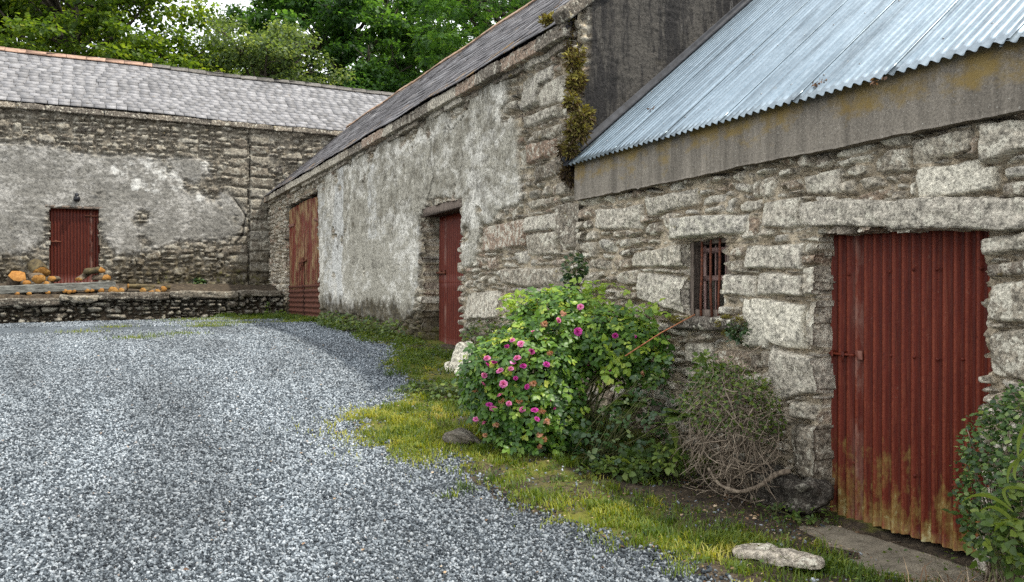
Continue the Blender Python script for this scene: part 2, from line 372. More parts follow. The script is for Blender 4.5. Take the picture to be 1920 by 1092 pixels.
def rock(mb, c, h, R=None, k=5, n=10, amp=.06, seed=0, a=None, fine=.02, top=None):
    """an irregular block: super-ellipsoid with broken faces"""
    g = np.linspace(-1, 1, n + 1); X, Y = np.meshgrid(g, g, indexing='ij'); vs = []; qs = []; o = 0
    for ax in range(3):
        for sg in (-1, 1):
            p = np.zeros((n + 1, n + 1, 3)); p[..., ax] = sg; p[..., (ax + 1) % 3] = X; p[..., (ax + 2) % 3] = Y
            vs.append(p.reshape(-1, 3)); i = np.arange((n + 1) ** 2).reshape(n + 1, n + 1) + o; o += (n + 1) ** 2
            q = np.stack([i[:-1, :-1], i[1:, :-1], i[1:, 1:], i[:-1, 1:]], -1).reshape(-1, 4); qs.append(q if sg > 0 else q[:, ::-1])
    v = np.concatenate(vs); q = np.concatenate(qs)
    _, first, inv = np.unique(np.round(v, 4), axis=0, return_index=True, return_inverse=True); inv = inv.reshape(-1); v = v[first]; q = inv[q]
    v = v / (np.sum(np.abs(v) ** k, 1, keepdims=True) ** (1 / k)); d = v / np.linalg.norm(v, axis=1, keepdims=True)
    h = np.array(h, float); w = v * h
    s = seed * 13.7
    nz = np.stack([fbm(w[:, (i + 1) % 3] * 4 + w[:, i] * 2.3 + s + i * 5, w[:, (i + 2) % 3] * 4 - w[:, i] * 1.7 + s, 900 + i, 3) for i in range(3)], 1)
    f = fbm((w[:, 0] + w[:, 2] * 1.3) * 14 + s, (w[:, 1] - w[:, 2] * .8) * 14 + s, 950, 4)
    w = w + nz * amp * np.minimum(h, h.min() * 2.5) / h.max() * 2 + d * f[:, None] * fine
    if R is not None: w = w @ np.asarray(R, float).T
    cc = np.array(a if a is not None else (1, 0, .2 + .75 * random.random(), 0)); mb.add(w + np.array(c, float), q, None, cc)

# ------------------------------------------------------------------ materials of the buildings
M_shed = stone_mat('granite_rubble', 1.2, .98, mortar=(.46, .385, .27))
M_barn = stone_mat('lime_washed_rubble', 1.1, 1.08, plas=((.16, .145, .115), (.45, .42, .34), (.76, .725, .63)))
M_far = stone_mat('dark_rubble', .6, .9, .6, plas=((.1, .095, .085), (.215, .205, .18), (.38, .365, .33)), mortar=(.165, .145, .11))
M_low = stone_mat('mossy_dry_stone', .5, .9, .7, mortar=(.03, .027, .02))
M_cap = stone_mat('cap_stone_mossy', .55, .9, .8)
M_gable = stone_mat('sooty_render', .85, 1, 1, plas=((.012, .011, .011), (.028, .026, .025), (.085, .077, .066)), vs=(1.5, 1.2, .22))
def m_concrete(name, base=(.235, .205, .165), ochre=1.0):
    m = Mat(name); z = m.xyz()[2]
    n = m.noise(70, 6, .8); n2 = m.noise(5, 6, .6); n3 = m.noise(130, 3, .6)
    c = m.mix(1, m.mix(n2, tuple(k * .72 for k in base), tuple(k * 1.25 for k in base)), m.ramp(n, [(.3, .45), (.5, .95), (.7, 1.35)]), 'MULTIPLY')
    c = m.mix(1, c, m.ramp(m.noise(5, 7, .7, m.map(scale=(1, 2.2, .22))), [(.34, .62), (.55, 1), (.68, 1.22)]), 'MULTIPLY')
    c = m.mix(m.ramp(n3, [(.66, 0), (.7, .9)]), c, (.62, .6, .52)); c = m.mix(m.ramp(n3, [(.3, .8), (.34, 0)]), c, (.07, .06, .05))
    if ochre:
        g = m.math('MULTIPLY', m.ramp(m.math('SUBTRACT', z, 2.25), [(.28, 0), (.66, 1)]), ochre)        # lichen runs along the dripping edge of the sheets
        f = m.ramp(m.math('ADD', m.math('MULTIPLY', g, .26), m.noise(3.6, 8, .7, m.map(scale=(1, 1, 1.6)))), [(.62, 0), (.8, .8)])
        c = m.mix(f, c, m.mix(n2, (.2, .12, .025), (.3, .22, .07)))
    return m.done(c, .92, m.bump(m.math('ADD', n, n3), .5, .006), spec=.2)
M_conc = m_concrete('weathered_concrete'); M_slab = m_concrete('worn_concrete', (.22, .19, .14), 0)
def m_zinc():
    m = Mat('galvanised_sheet'); A = m.attr('A')
    n = m.noise(2.5, 6, .6, m.map(scale=(1, 6, 1))); v = m.vor(45, out='Color'); x = m.N('ShaderNodeSeparateColor'); m.L(v, x.inputs[0])
    c = m.mix(n, (.13, .18, .215), (.3, .36, .4)); c = m.mix(.25, c, m.ramp(x.outputs[0], [(0, (.12, .17, .2)), (1, (.36, .42, .46))]))
    c = m.mix(m.ramp(A[0], [(.3, .25), (.7, 0)]), c, (.2, .25, .29))
    c = m.mix(1, c, m.ramp(m.noise(1.6, 7, .7, m.map(scale=(.5, 5, .5), loc=(1, 1, 1))), [(.34, .6), (.5, 1), (.66, 1.25)]), 'MULTIPLY')
    c = m.mix(m.ramp(m.noise(9, 8, .75), [(.64, 0), (.72, .75)]), c, (.26, .25, .22))
    c = m.mix(m.ramp(m.noise(30, 4, .7, m.map(loc=(4, 4, 4))), [(.72, 0), (.76, .8)]), c, (.12, .1, .07))
    c = m.mix(A[3], c, (.12, .12, .12))
    return m.done(c, m.ramp(n, [(.3, .17), (.7, .3)]), None, .8)
M_zinc = m_zinc()
def m_slate(name, cols, lich, n_l=1.0):
    m = Mat(name); A = m.attr('A')
    n = m.noise(22, 7, .7); n2 = m.noise(1.1, 6, .6)
    c = m.ramp(A[0], [(0, cols[0]), (.35, cols[1]), (.7, cols[2]), (1, cols[3])])
    c = m.mix(1, c, m.ramp(n, [(.3, .55), (.5, 1), (.7, 1.3)]), 'MULTIPLY')
    c = m.mix(m.ramp(m.noise(7, 9, .8), [(.55, 0), (.63, .8)]), c, (.075, .062, .048))
    c = m.mix(m.ramp(m.math('ADD', m.noise(2.2, 9, .75, m.map(loc=(3, 3, 3))), m.math('MULTIPLY', A[1], .22 * n_l)), [(.66, 0), (.73, .85)]), c, lich)
    return m.done(c, .62, m.bump(n, .35, .006), spec=.4)
M_slate = m_slate('grey_slate', ((.13, .127, .127), (.185, .181, .182), (.215, .21, .212), (.255, .25, .251)), (.24, .17, .08), .35)
M_slate_old = m_slate('lichened_slate', ((.06, .055, .056), (.11, .1, .102), (.15, .14, .142), (.22, .21, .21)), (.3, .17, .05), .75)
def m_red(name, wood=False, dark=1.0, zlow=0., zhi=1.15):
    m = Mat(name); A = m.attr('A'); z = m.xyz()[2]
    s1 = m.noise(9, 7, .65, m.map(scale=(4, 4, .28))); s2 = m.noise(34, 6, .7, m.map(scale=(3, 3, .12), loc=(1, 2, 3))); n = m.noise(40, 6, .7); nb = m.noise(7, 7, .7)
    d = dark
    c = m.ramp(s1, [(.26, (.06 * d, .009 * d, .004 * d)), (.44, (.13 * d, .016 * d, .006 * d)), (.56, (.16 * d, .021 * d, .008 * d)), (.76, (.22 * d, .038 * d, .016 * d))])
    c = m.mix(m.ramp(s2, [(.54, 0), (.66, .7)]), c, (.25 * d, .07 * d, .033 * d))
    c = m.mix(m.ramp(s2, [(.33, .7), (.42, 0)]), c, (.045, .009, .006))
    c = m.mix(m.ramp(m.math('ADD', m.math('MULTIPLY', s1, .4), m.math('MULTIPLY', n, .6)), [(.6, 0), (.66, .55)]), c, (.34 * d, .2 * d, .15 * d))
    if not wood:
        c = m.mix(m.math('MULTIPLY', m.ramp(A[1], [(.62, 0), (1, 1)]), m.ramp(n, [(.38, .1), (.62, .75)])), c, (.29 * d, .065 * d, .028 * d)); c = m.mix(m.ramp(A[1], [(0, .6), (.35, 0)]), c, (.06 * d, .01 * d, .005 * d))  # ribs' shading put into the colour: worn crests lighter, troughs darker
    if wood:
        pe = m.ramp(m.math('ADD', m.math('MULTIPLY', s2, .6), m.math('MULTIPLY', m.noise(2.1, 5, .6), .55)), [(.55, 0), (.66, .9)])
        c = m.mix(pe, c, m.mix(n, (.2, .13, .05), (.36, .27, .13)))
    else:
        low = m.ramp(m.math('MULTIPLY', m.math('SUBTRACT', z, zlow), 1 / (zhi - zlow)), [(0, 1), (.4, .7), (1, 0)])
        f = m.math('ADD', m.math('MULTIPLY', low, .305), m.math('ADD', m.math('MULTIPLY', m.noise(11, 8, .72, m.map(scale=(1, 1, .3), loc=(0, 3, 0))), .62), m.math('MULTIPLY', nb, .3)))
        c = m.mix(m.ramp(f, [(.70, 0), (.83, .85)]), c, m.mix(n, (.15, .075, .015), (.36, .29, .08)))
        c = m.mix(m.ramp(m.math('ADD', f, m.math('MULTIPLY', n, .2)), [(.9, 0), (.97, .6)]), c, (.42, .4, .24))
        wl = m.ramp(m.math('ABSOLUTE', m.math('SUBTRACT', A[2], .83)), [(.0, 1), (.045, 0)])           # a rubbed rib
        c = m.mix(m.math('MULTIPLY', wl, m.ramp(m.noise(9, 7, .75, m.map(scale=(1, 1, .35))), [(.45, 0), (.6, .55)])), c, (.27, .17, .13))
    return m.done(c, m.ramp(n, [(.3, .45), (.7, .7)]), m.bump(m.math('ADD', n, s2), .3, .006), spec=.22)
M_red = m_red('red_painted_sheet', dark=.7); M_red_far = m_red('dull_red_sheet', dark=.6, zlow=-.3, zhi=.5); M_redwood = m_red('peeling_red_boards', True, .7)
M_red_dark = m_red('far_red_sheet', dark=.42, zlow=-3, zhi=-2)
def m_simple(name, c1, c2, sc=20, rough=.85, metal=0., stretch=(1, 1, 1), bs=.4, lo=.35, hi=.65):
    m = Mat(name); n = m.noise(sc, 7, .7, m.map(scale=stretch)); return m.done(m.ramp(n, [(lo, c1), (hi, c2)]), rough, m.bump(n, bs, .008), metal)
M_rust = m_simple('rusted_iron', (.045, .018, .012), (.19, .06, .03), 45)
M_rustsheet = m_simple('rusty_red_sheet', (.035, .014, .01), (.17, .06, .035), 9, stretch=(3, 3, 1))
M_oldwood = m_simple('grey_old_timber', (.06, .045, .035), (.24, .19, .15), 14, stretch=(6, 6, .6))
M_redbeam = m_simple('faded_red_beam', (.09, .035, .025), (.24, .12, .085), 9, stretch=(3, 1, 3))
M_sash = m_simple('worn_pink_paint', (.1, .05, .045), (.3, .2, .17), 25, stretch=(3, 3, .6))
M_board = m_simple('weathered_board', (.2, .18, .15), (.42, .39, .35), 18, stretch=(3, 3, .7))
M_dark = m_simple('dark_glass_and_interior', (.006, .006, .007), (.02, .02, .022), 5, .15)
M_lead = m_simple('lead_flashing', (.012, .013, .016), (.04, .043, .05), 12, .7)
M_mortar = m_simple('grey_mortar', (.06, .055, .05), (.2, .185, .165), 16)
M_ridge = m_simple('terracotta_ridge', (.2, .13, .1), (.42, .27, .19), 10)
M_ridge_dark = m_simple('lichened_ridge', (.13, .1, .085), (.32, .2, .12), 9)

def corr(mb, Y0, Y1, place, s0, s1, ns, per=.076, amp=.009, ph=0., thick=.0015, seg=8, a=None, edge=None):
    """corrugated sheet: waves across w (Y0..Y1), length along s; place(w, s, h) -> points"""
    nw = max(2, int((Y1 - Y0) / per * seg)); w = np.linspace(Y0, Y1, nw + 1); s = np.linspace(s0, s1, ns + 1)
    W, Sg = np.meshgrid(w, s, indexing='ij'); Hh = amp * np.sin(2 * pi * W / per + ph)
    if edge is not None: Sg = Sg + edge(W) * (Sg == s0)
    n = W.size; i = np.arange(n).reshape(W.shape)
    q = np.stack([i[:-1, :-1], i[1:, :-1], i[1:, 1:], i[:-1, 1:]], -1).reshape(-1, 4)
    f = np.stack(place(W, Sg, Hh), -1).reshape(-1, 3); b = np.stack(place(W, Sg, Hh - thick), -1).reshape(-1, 3)
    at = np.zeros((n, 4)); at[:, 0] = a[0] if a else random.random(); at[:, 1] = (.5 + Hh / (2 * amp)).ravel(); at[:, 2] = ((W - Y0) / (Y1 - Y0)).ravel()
    rim = []
    for e in (i[:, 0], i[:, -1], i[0], i[-1]): rim.append(np.stack([e[:-1], e[1:], e[1:] + n, e[:-1] + n], 1))
    mb.add(np.concatenate([f, b]), np.concatenate([q, q[:, ::-1] + n] + rim), None, np.concatenate([at, at]))
def dome(mb, c, nrm, r, h=.5, a=(0, 0, 0, 1)):
    R = axes(nrm, (0, .1, 1) if abs(nrm[2]) < .9 else (1, 0, 0)); v = []; 
    for k, (rr, hh) in enumerate(((1, 0), (.8, .6), (.35, 1))):
        for j in range(7): an = j * 2 * pi / 7; v.append((hh * h * r, rr * r * cos(an), rr * r * sin(an)))
    q = [[k * 7 + j, k * 7 + (j + 1) % 7, (k + 1) * 7 + (j + 1) % 7, (k + 1) * 7 + j] for k in range(2) for j in range(7)]
    t = [[14, 14 + j, 14 + j + 1] for j in range(1, 6)]
    mb.add(np.array(v) @ R.T + np.array(c), q, t, a)

# ------------------------------------------------------------------ 1. the shed with the sheet roof
shed = thing('stone_shed', (XW, 3.2, -1.52), 'low granite rubble shed with a blue grey corrugated metal roof', 'shed')
fnW = lambda U, V, H: (XW - H, U, V)
def br(x0, y0, x1, y1, **o):     # a stone traced on the wall plane
    xm = (x0 + x1) / 2; a = onx(x0, 558, XW - .05)[0]; b = onx(x1, 558, XW - .05)[0]
    return (min(a, b), max(a, b), onx(xm, y1, XW - .05)[1], onx(xm, y0, XW - .05)[1], o)
BIG = [br(1388, 562, 1508, 658, c=1.0, dep=.05, round=.35), br(1390, 455, 1510, 508, c=.8, dep=.045), br(1418, 512, 1545, 560, c=.8), br(1440, 660, 1542, 748, c=.78, dep=.05, round=.4),
       br(1503, 452, 1542, 558, c=.4), br(1508, 562, 1550, 655, c=.42), br(1478, 752, 1526, 790, c=.45, dep=.07, round=1), br(1475, 795, 1558, 905, c=.22), br(1712, 300, 1860, 372, c=1.0, dep=.045, round=.4),
       br(1115, 385, 1200, 432, c=.78), br(1210, 358, 1305, 398, c=.8), br(1180, 462, 1285, 503, c=.5), br(1352, 512, 1414, 558, c=.8), br(1500, 318, 1572, 366, c=.78, dep=.03), br(1280, 640, 1338, 690, c=.5), br(1830, 222, 1990, 292, c=.5, dep=.06, round=.9), 
       br(1695, 248, 1820, 300, c=.42, dep=.035), br(1425, 370, 1500, 428, c=.78, dep=.05), br(1192, 512, 1292, 578, c=.8, dep=.045, round=.4), br(1262, 400, 1398, 446, c=.92, dep=.075, round=.6),
       br(1840, 525, 1935, 608, c=.36, dep=.04, round=.4), br(1845, 612, 1950, 720, c=.32, dep=.04), br(1832, 434, 1950, 478, c=.5, dep=.05), br(1840, 482, 1960, 520, c=.15, dep=.03), br(1338, 655, 1405, 698, c=.62),
       
       br(1500, 470, 1540, 500, c=.64), br(1870, 335, 1960, 372, c=.18)]
DY0, DY1 = onx(1848, 500, XW)[0] - .0, onx(1538, 500, XW)[0]
WY0, WY1 = onx(1359, 500, XW)[0], onx(1289, 500, XW)[0]; WZ0, WZ1 = -.16, .475
def damp_shade_shed(U, V):
    g = G(4.3, U); b = sstep(.75, .02, V - g) * .62 * sstep(2.6, 3.4, U)  # stained base, deepened so the shade low on the wall is painted in
    b = b + .45 * sstep(.45, .12, np.hypot((U - 5.75) / 1.2, (V + .42) / .42)) * (V < -.15)          # darker patch under the sill
    jamb = sstep(.16, .02, np.abs(U - DY1 - .06)) * .25  # shading of the door recess painted along its jamb
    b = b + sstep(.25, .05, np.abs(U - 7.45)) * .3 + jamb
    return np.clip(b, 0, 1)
def moss_shed(U, V):
    g = G(4.3, U); return np.clip(sstep(.5, .0, V - g) * .45 + sstep(.5, .1, np.hypot((U - 5.6) / .8, (V + .3) / .22)) * .35, 0, 1)
HO = onx(1103, 450, XW)
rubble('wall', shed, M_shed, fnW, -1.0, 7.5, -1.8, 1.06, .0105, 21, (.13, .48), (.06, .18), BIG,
       [(DY0, DY1, -1.9, .425), (WY0, WY1, WZ0, WZ1), (HO[0] - .05, HO[0] + .05, HO[1] - .05, HO[1] + .07)], None, damp_shade_shed, moss_shed, depth=(.02, .065), reveal=.24, rough=1.35, hjag=.035, mort=.012, rpow=.62, peb=.3)
# lintel over the door: one long tapering granite block
mb = MB(); pl = []
(ya, za), (yb, zb) = onx(1500, 400, XW - .06), onx(1935, 400, XW - .06)
zt = (onx(1500, 371, XW - .06)[1], onx(1935, 378, XW - .06)[1]); zbt = (onx(1500, 429, XW - .06)[1], onx(1935, 424, XW - .06)[1])
d = np.array((0, yb - ya, (zt[1] + zbt[1] - zt[0] - zbt[0]) / 2))
rock(mb, (XW + .04, (ya + yb) / 2, (sum(zt) + sum(zbt)) / 4), (np.linalg.norm(d) / 2, .13, (zt[0] - zbt[0] + zt[1] - zbt[1]) / 4 * 1.03), axes(d, (0, 0, 1)), 9, 44, .05, 3, (1, 0, .8, 0), .022)
mb.build('door_lintel', M_shed, shed, True)
mb = MB(); (ya, z1), (yb, z2) = onx(1252, 600, XW - .1), onx(1392, 606, XW - .1)
rock(mb, (XW - .03, (ya + yb) / 2, -.215), ((ya - yb) / 2, .14, .05), axes((0, -1, 0)), 6, 24, .1, 5, (1, 0, .05, 0), .02)
mb.build('window_sill', M_barn, shed, True)
# concrete eaves band
mb = MB()
ny, nz = 420, 20; Y, Z = np.meshgrid(np.linspace(-1.0, 7.44, ny), np.linspace(.985, 1.392, nz), indexing='ij')
Hn = .006 * fbm(Y * 3, Z * 3, 77, 4) + .003 * fbm(Y * 30, Z * 30, 78, 3); i = np.arange(ny * nz).reshape(ny, nz)
q = np.stack([i[:-1, :-1], i[1:, :-1], i[1:, 1:], i[:-1, 1:]], -1).reshape(-1, 4)
Z = Z + (.010 * fbm(Y * 1.2, Y * 0, 79, 3) + .007 * fbm(Y * 14, Y * 0, 80, 3) - .012 * (fbm(Y * 6, Y * 0, 83, 2) > .55)) * (np.linspace(1, 0, nz) ** 3)[None]; F = np.stack([4.372 - Hn, Y, Z], -1).reshape(-1, 3); Bk = F.copy(); Bk[:, 0] = XW + .15; n0 = len(F)
rim = [np.stack([e[:-1], e[1:], e[1:] + n0, e[:-1] + n0], 1) for e in (i[:, 0], i[:, -1], i[0], i[-1])]
mb.add(np.concatenate([F, Bk]), np.concatenate([q, q + n0] + rim)); mb.build('eaves_band', M_conc, shed, True)
# corrugated roof in overlapping sheets
SL = atan2(.84, 1); cs, sn = cos(SL), sin(SL); EX, EZ0 = 4.285, 1.335
mb = MB(); k = 0; y = 7.44
while y > -1.0:
    y2 = y - .76; off = random.uniform(-.012, .012)
    place = lambda w, s, h, y=y, off=off: (EX + off * cs + s * cs - sn * (h + .006 * (y - w) / .76), w, EZ0 + s * sn + off * sn + cs * (h + .006 * (y - w) / .76))
    corr(mb, y2 - .06, y, place, 0, 3.44, 26, .076, .0125, 0, .0012, 8, (random.random(),))
    y = y2
for s in (.28, 1.25, 2.3, 3.3):
    for j in range(28):
        yy = 7.30 - j * .304 + random.uniform(-.01, .01)
        yy = (round(yy / .076 - .25) + .25) * .076
        dome(mb, (EX + s * cs - sn * .012, yy, EZ0 + s * sn + cs * .012), (-sn, 0, cs), .008, .9)
zr = mb.build('roof', M_zinc, shed, True)
mb = MB(); RX, RZ = EX + 3.44 * cs, EZ0 + 3.44 * sn
for s_, dz in ((1, 0), (-1, 0)):
    R = np.array([[s_ * cs, 0, sn * s_], [0, 1, 0], [-sn, 0, cs]]); c = np.array((RX, 3.2, RZ + .03)) + np.array((s_ * cs, 0, -sn)) * .11
    mb.box(c, (.12, 4.25, .003), R, 0)
mb.build('ridge_cap', M_zinc, shed)
mb = MB(); corr(mb, -1.0, 7.44, lambda w, s, h: (RX + s * cs + sn * h, w, RZ - s * sn + cs * h), 0.02, 3.4, 4, .076, .0095, 0, .0012, 6, (.5,)); mb.build('back_roof', M_zinc, shed, True)
mb = MB(); mb.box((RX + 2.45, 3.2, -.2), (.2, 4.2, 1.4)); mb.box((RX, -.98, -.4), (2.4, .1, 1.35)); mb.build('rear_wall', M_mortar, shed)
mb = MB()
R = np.array([[cs, 0, -sn], [0, 1, 0], [sn, 0, cs]]); c0 = np.array((EX + .02, 7.41, EZ0)) + np.array((cs, 0, sn)) * 1.7 + np.array((-sn, 0, cs)) * .03
mb.box(c0 + np.array((0, .035, -.004)), (1.72, .05, .012), R, .004, .004); mb.box(c0 + np.array((0, .07, .02)), (1.72, .012, .04), R, .004, .004); mb.build('flashing', M_lead, shed)
# the red sheet door
XD = 4.615
a_, b_ = onx(1558, 700, XD)[0], 2.98
door = bpy.data.objects.new('door', None); COL.objects.link(door); door.parent = shed; door.location = np.array((XD, a_, -1.49)) - wloc(shed)
mb = MB(); tl = .012
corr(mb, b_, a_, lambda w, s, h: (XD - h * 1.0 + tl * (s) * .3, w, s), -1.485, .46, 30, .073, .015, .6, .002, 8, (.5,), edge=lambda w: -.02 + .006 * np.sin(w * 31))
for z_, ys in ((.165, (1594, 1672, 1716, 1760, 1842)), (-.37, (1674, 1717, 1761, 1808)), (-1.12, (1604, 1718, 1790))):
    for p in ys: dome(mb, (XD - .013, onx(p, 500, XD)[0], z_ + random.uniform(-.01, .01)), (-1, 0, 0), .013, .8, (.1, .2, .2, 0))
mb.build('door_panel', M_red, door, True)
mb = MB(); y0, z0 = onx(1556, 662, XD - .03); y1, z1 = onx(1611, 664, XD - .03)
mb.tube([(XD - .035, y0 + .02, z0), (XD - .035, y1 + .04, z0 - .004)], .009, 8); mb.box((XD - .02, y1, z0 - .002), (.006, .022, .032), None, .003); mb.box((XD - .03, y0 - .03, z0), (.016, .012, .022), None, .003)
mb.box((XD - .03, (y0 + y1) / 2, z0), (.018, .014, .02), None, .003); mb.tube([(XD - .045, (y0 + y1) / 2 - .01, z0 - .01), (XD - .05, (y0 + y1) / 2, z0 - .05), (XD - .045, (y0 + y1) / 2 + .012, z0 - .02)], .005, 6)
mb.build('bolt', M_red, door, True)
mb = MB(); yj = DY1 - .015                       # pale frame post behind the jamb
mb.box((XW + .19, yj + .03, -.53), (.03, .035, .96), None, .006, .003); mb.build('door_frame', M_oldwood, shed)
mb = MB(); mb.box((5.2, 3.6, -.5), (.02, 1.1, 1.1)); mb.build('dark_backing', M_dark, shed)  # added near-black sheet standing in for the unlit shed interior
# the little barred window
win = bpy.data.objects.new('window', None); COL.objects.link(win); win.parent = shed; win.location = np.array((XW + .15, (WY0 + WY1) / 2, -.15)) - wloc(shed)
ym = (WY0 + WY1) / 2; hw = (WY1 - WY0) / 2 + .012; XF = XW + .115; zc = (WZ0 + WZ1) / 2
mb = MB()
for yy in (ym - hw, ym + hw - .03): mb.box((XF - .03, yy + .01, zc), (.05, .03, .34), None, .005, .003)
mb.box((XF - .02, ym, WZ1 - .01), (.04, hw, .03), None, .004, .002); mb.box((XF - .02, ym, WZ0 + .03), (.04, hw, .03), None, .004, .002); mb.build('window_frame', M_oldwood, win)
mb = MB()
for yy in (-.135, -.0, .135): mb.box((XF, ym + yy, zc), (.014, .018 if yy else .010, .30), None, .003, .001)
for zz in (-.28, .0, .23): mb.box((XF - .003, ym, zc + zz), (.014, .15, .022), None, .003, .001)
mb.build('sash', M_sash, win)
mb = MB(); mb.box((XF + .012, ym, zc + .13), (.004, .15, .16)); mb.build('pane', M_dark, win)
mb = MB(); mb.box((XF + .010, ym, zc - .14), (.005, .15, .13)); mb.build('lower_board', M_board, win)
for yy, tw in ((.10, 0), (-.012, -.03), (-.125, .0)):
    mb = MB(); mb.tube([(XW + .045, ym + yy, WZ1 + .03), (XW + .04, ym + yy - .004, .2), (XW + .032, ym + yy + tw * .5, 0), (XW + .035, ym + yy + tw, WZ0 - .03)], [.010, .0115, .0105, .012], 8); mb.build('window_bar', M_rust, win, True)

# ------------------------------------------------------------------ 2. the long barn
barn = thing('long_barn', (XW, 15, -.6), 'long stone barn with patchy grey lime render and a sagging dark slate roof', 'barn')
XP = XW - .05
def pw(*pts): return [onx(x, y, XP) for x, y in pts]
PLA = pw((594, 330), (700, 262), (800, 198), (850, 172), (900, 160), (945, 150), (966, 175), (962, 250), (968, 330), (974, 378), (935, 402), (905, 430), (893, 452), (888, 492), (878, 505), (862, 500), (862, 372), (795, 372), (795, 392), (786, 400), (784, 470), (780, 540), (772, 585), (745, 612), (700, 598), (640, 588), (600, 580))
def pla_barn(U, V, Pu, Pv): return inpoly(Pu, Pv, PLA) & (fbm(U * 2.3, V * 2.3, 461, 5) < .52 - .35 * sstep(1.0, .0, np.abs(V - 2.75)) - .25 * sstep(.7, .2, U - 8.6))
def damp_barn(U, V):
    g = G(4.3, U); b = sstep(.85, .3, V - g + .15 * fbm(U * 2, V * 2, 9, 3)) * .95 * (.55 + .45 * sstep(11, 13, U))
    b += sstep(1.3, .1, V - g) * .2 * (U < 10.6); b += sstep(.3, .02, 7.5 + .12 - U) * .5 * sstep(-.5, 1.5, V)
    b += .25 * sstep(.3, .05, np.abs(U - 12.15)) * sstep(1.4, .9, V)
    return np.clip(b, 0, 1)
def moss_barn(U, V): return np.clip(sstep(.6, .05, V - G(4.3, U)) * .55 + .3 * sstep(.35, .0, U - 7.5) * sstep(.8, 1.6, V), 0, 1)
def white_barn(U, V):
    n = fbm(U * 1.3, V * .5, 421, 5); y0 = 16.6 + .5 * fbm(U * 0, V * 1.2, 431, 3)
    s = sstep(.55, .05, np.abs(U - y0 - .15)) * .9 + sstep(-.1, .5, n) * .55 * (U > 12)
    return np.clip(s * sstep(.1, .35, n + .3 + .2 * fbm(U * 5, V * 2, 441, 4)), 0, .85)
MD = (10.66, 12.07, -.95, 1.34); CD = (18.72, 22.25, -.8, 2.36)
CR = [(pw((806, 205), (809, 250), (806, 300), (811, 335), (797, 388)), .014), (pw((870, 172), (868, 215), (846, 245), (838, 235)), .010), (pw((962, 165), (968, 215), (959, 222)), .012), (pw((716, 275), (724, 320), (716, 360)), .006), (pw((905, 172), (903, 330), (880, 420)), .004)]
BB = [br(972, 132, 1035, 200), br(1008, 148, 1058, 200, c=.8), br(1000, 235, 1062, 262, c=.3), br(985, 262, 1040, 300, c=.64), br(1000, 300, 1062, 335, c=.15), br(985, 400, 1060, 440, c=.8), br(900, 415, 985, 470, c=.62), br(985, 430, 1080, 480, c=.4), br(870, 545, 935, 600, c=.5), br(940, 500, 1060, 540, c=.3), br(1040, 380, 1088, 470, c=.2),
      br(975, 205, 1050, 232, c=.8, round=.3)]
rubble('wall', barn, M_barn, fnW, 7.5, 24.6, -1.45, 2.86, .017, 33, (.12, .5), (.06, .19), BB, [MD, CD], pla_barn, damp_barn, moss_barn, white_barn, CR, depth=(.02, .06), reveal=.34, ptk=.05, hjag=.035, rough=1.3, rpow=.75, peb=.35)
# gable that rises over the shed roof
TP = .9; BX, BZ = 4.30, 2.80; RGX = 6.85; RGZ = BZ + TP * (RGX - BX)
gab = lambda X: np.where(X < RGX, BZ + .02 + TP * (X - BX), RGZ - TP * (X - RGX))
rubble('gable_wall', barn, M_gable, lambda U, V, H: (U, 7.53 - H * .9, V), 4.46, 9.4, -1.4, RGZ, .021, 41, (.12, .4), (.06, .18), plaster=lambda U, V, a, b: (a > 4.53 + .05 * (V > 2.3)), keep=lambda U, V: V < gab(U), damp_dark=lambda U, V: .3 * sstep(.6, .0, V - (1.3 + .84 * (U - 4.3))), white=lambda U, V: .16 * sstep(.2, .6, fbm(U * 4, V * .6, 551, 5)) * (V > 2))
def slates(name, parent, m, Y0, Y1, foot, slope, ln, w, e, hdir, seed, thick=.008, sag=None, gap=.004, lich=None):
    """every slate is its own thin stone; foot = (x, z) or (y, z) of the eave; hdir 'x' climbs along +x, 'y' along +y"""
    rng = np.random.default_rng(seed); mb = MB(); c, s = cos(slope), sin(slope); rows = int(ln / e)
    unit = np.array([[a, b, d] for a in (-1, 1) for b in (-1, 1) for d in (-1, 1)], float)
    q = np.array([[0, 1, 3, 2], [4, 6, 7, 5], [0, 4, 5, 1], [2, 3, 7, 6], [0, 2, 6, 4], [1, 5, 7, 3]])
    for r in range(rows):
        y = Y0 - rng.random() * w if r % 2 else Y0 - w / 2 - rng.random() * .05
        while y < Y1:
            ww = w * (.85 + .3 * rng.random()); ym = y + ww / 2
            if y + ww > Y0 and y < Y1:
                a0 = max(y, Y0); a1 = min(y + ww, Y1); L = e * 1.9
                p = unit * np.array((L / 2, (a1 - a0) / 2 - gap, thick / 2))
                rz = rng.normal(0, .012); p[:, :2] = p[:, :2] @ np.array([[cos(rz), sin(rz)], [-sin(rz), cos(rz)]])
                pt = -.034 + rng.normal(0, .006); p[:, 2] += p[:, 0] * pt
                p[:, 0] += r * e + L / 2 + rng.normal(0, .007); p[:, 1] += (a0 + a1) / 2; p[:, 2] += .018 + rng.normal(0, .002)
                sg = sag(p[:, 1], p[:, 0]) if sag else 0
                al = foot[0] + p[:, 0] * c - p[:, 2] * s; up = foot[1] + p[:, 0] * s + p[:, 2] * c + sg
                P3 = np.stack([al, p[:, 1], up], 1) if hdir == 'x' else np.stack([p[:, 1], al, up], 1)
                li = lich(ym, r * e) if lich else rng.random() * .5
                if rng.random() > .004: mb.add(P3, q, None, (rng.random(), li, rng.random(), 1))
            y += ww
    # battens and boarding below
    return mb
SB = atan2(TP, 1); LB = (RGX - BX) / cos(SB)
sagB = lambda y, s: .025 * np.sin(y * .9 + 1) * np.sin(np.clip(s / 3.4, 0, 1) * pi) + .012 * np.sin(y * 2.3)
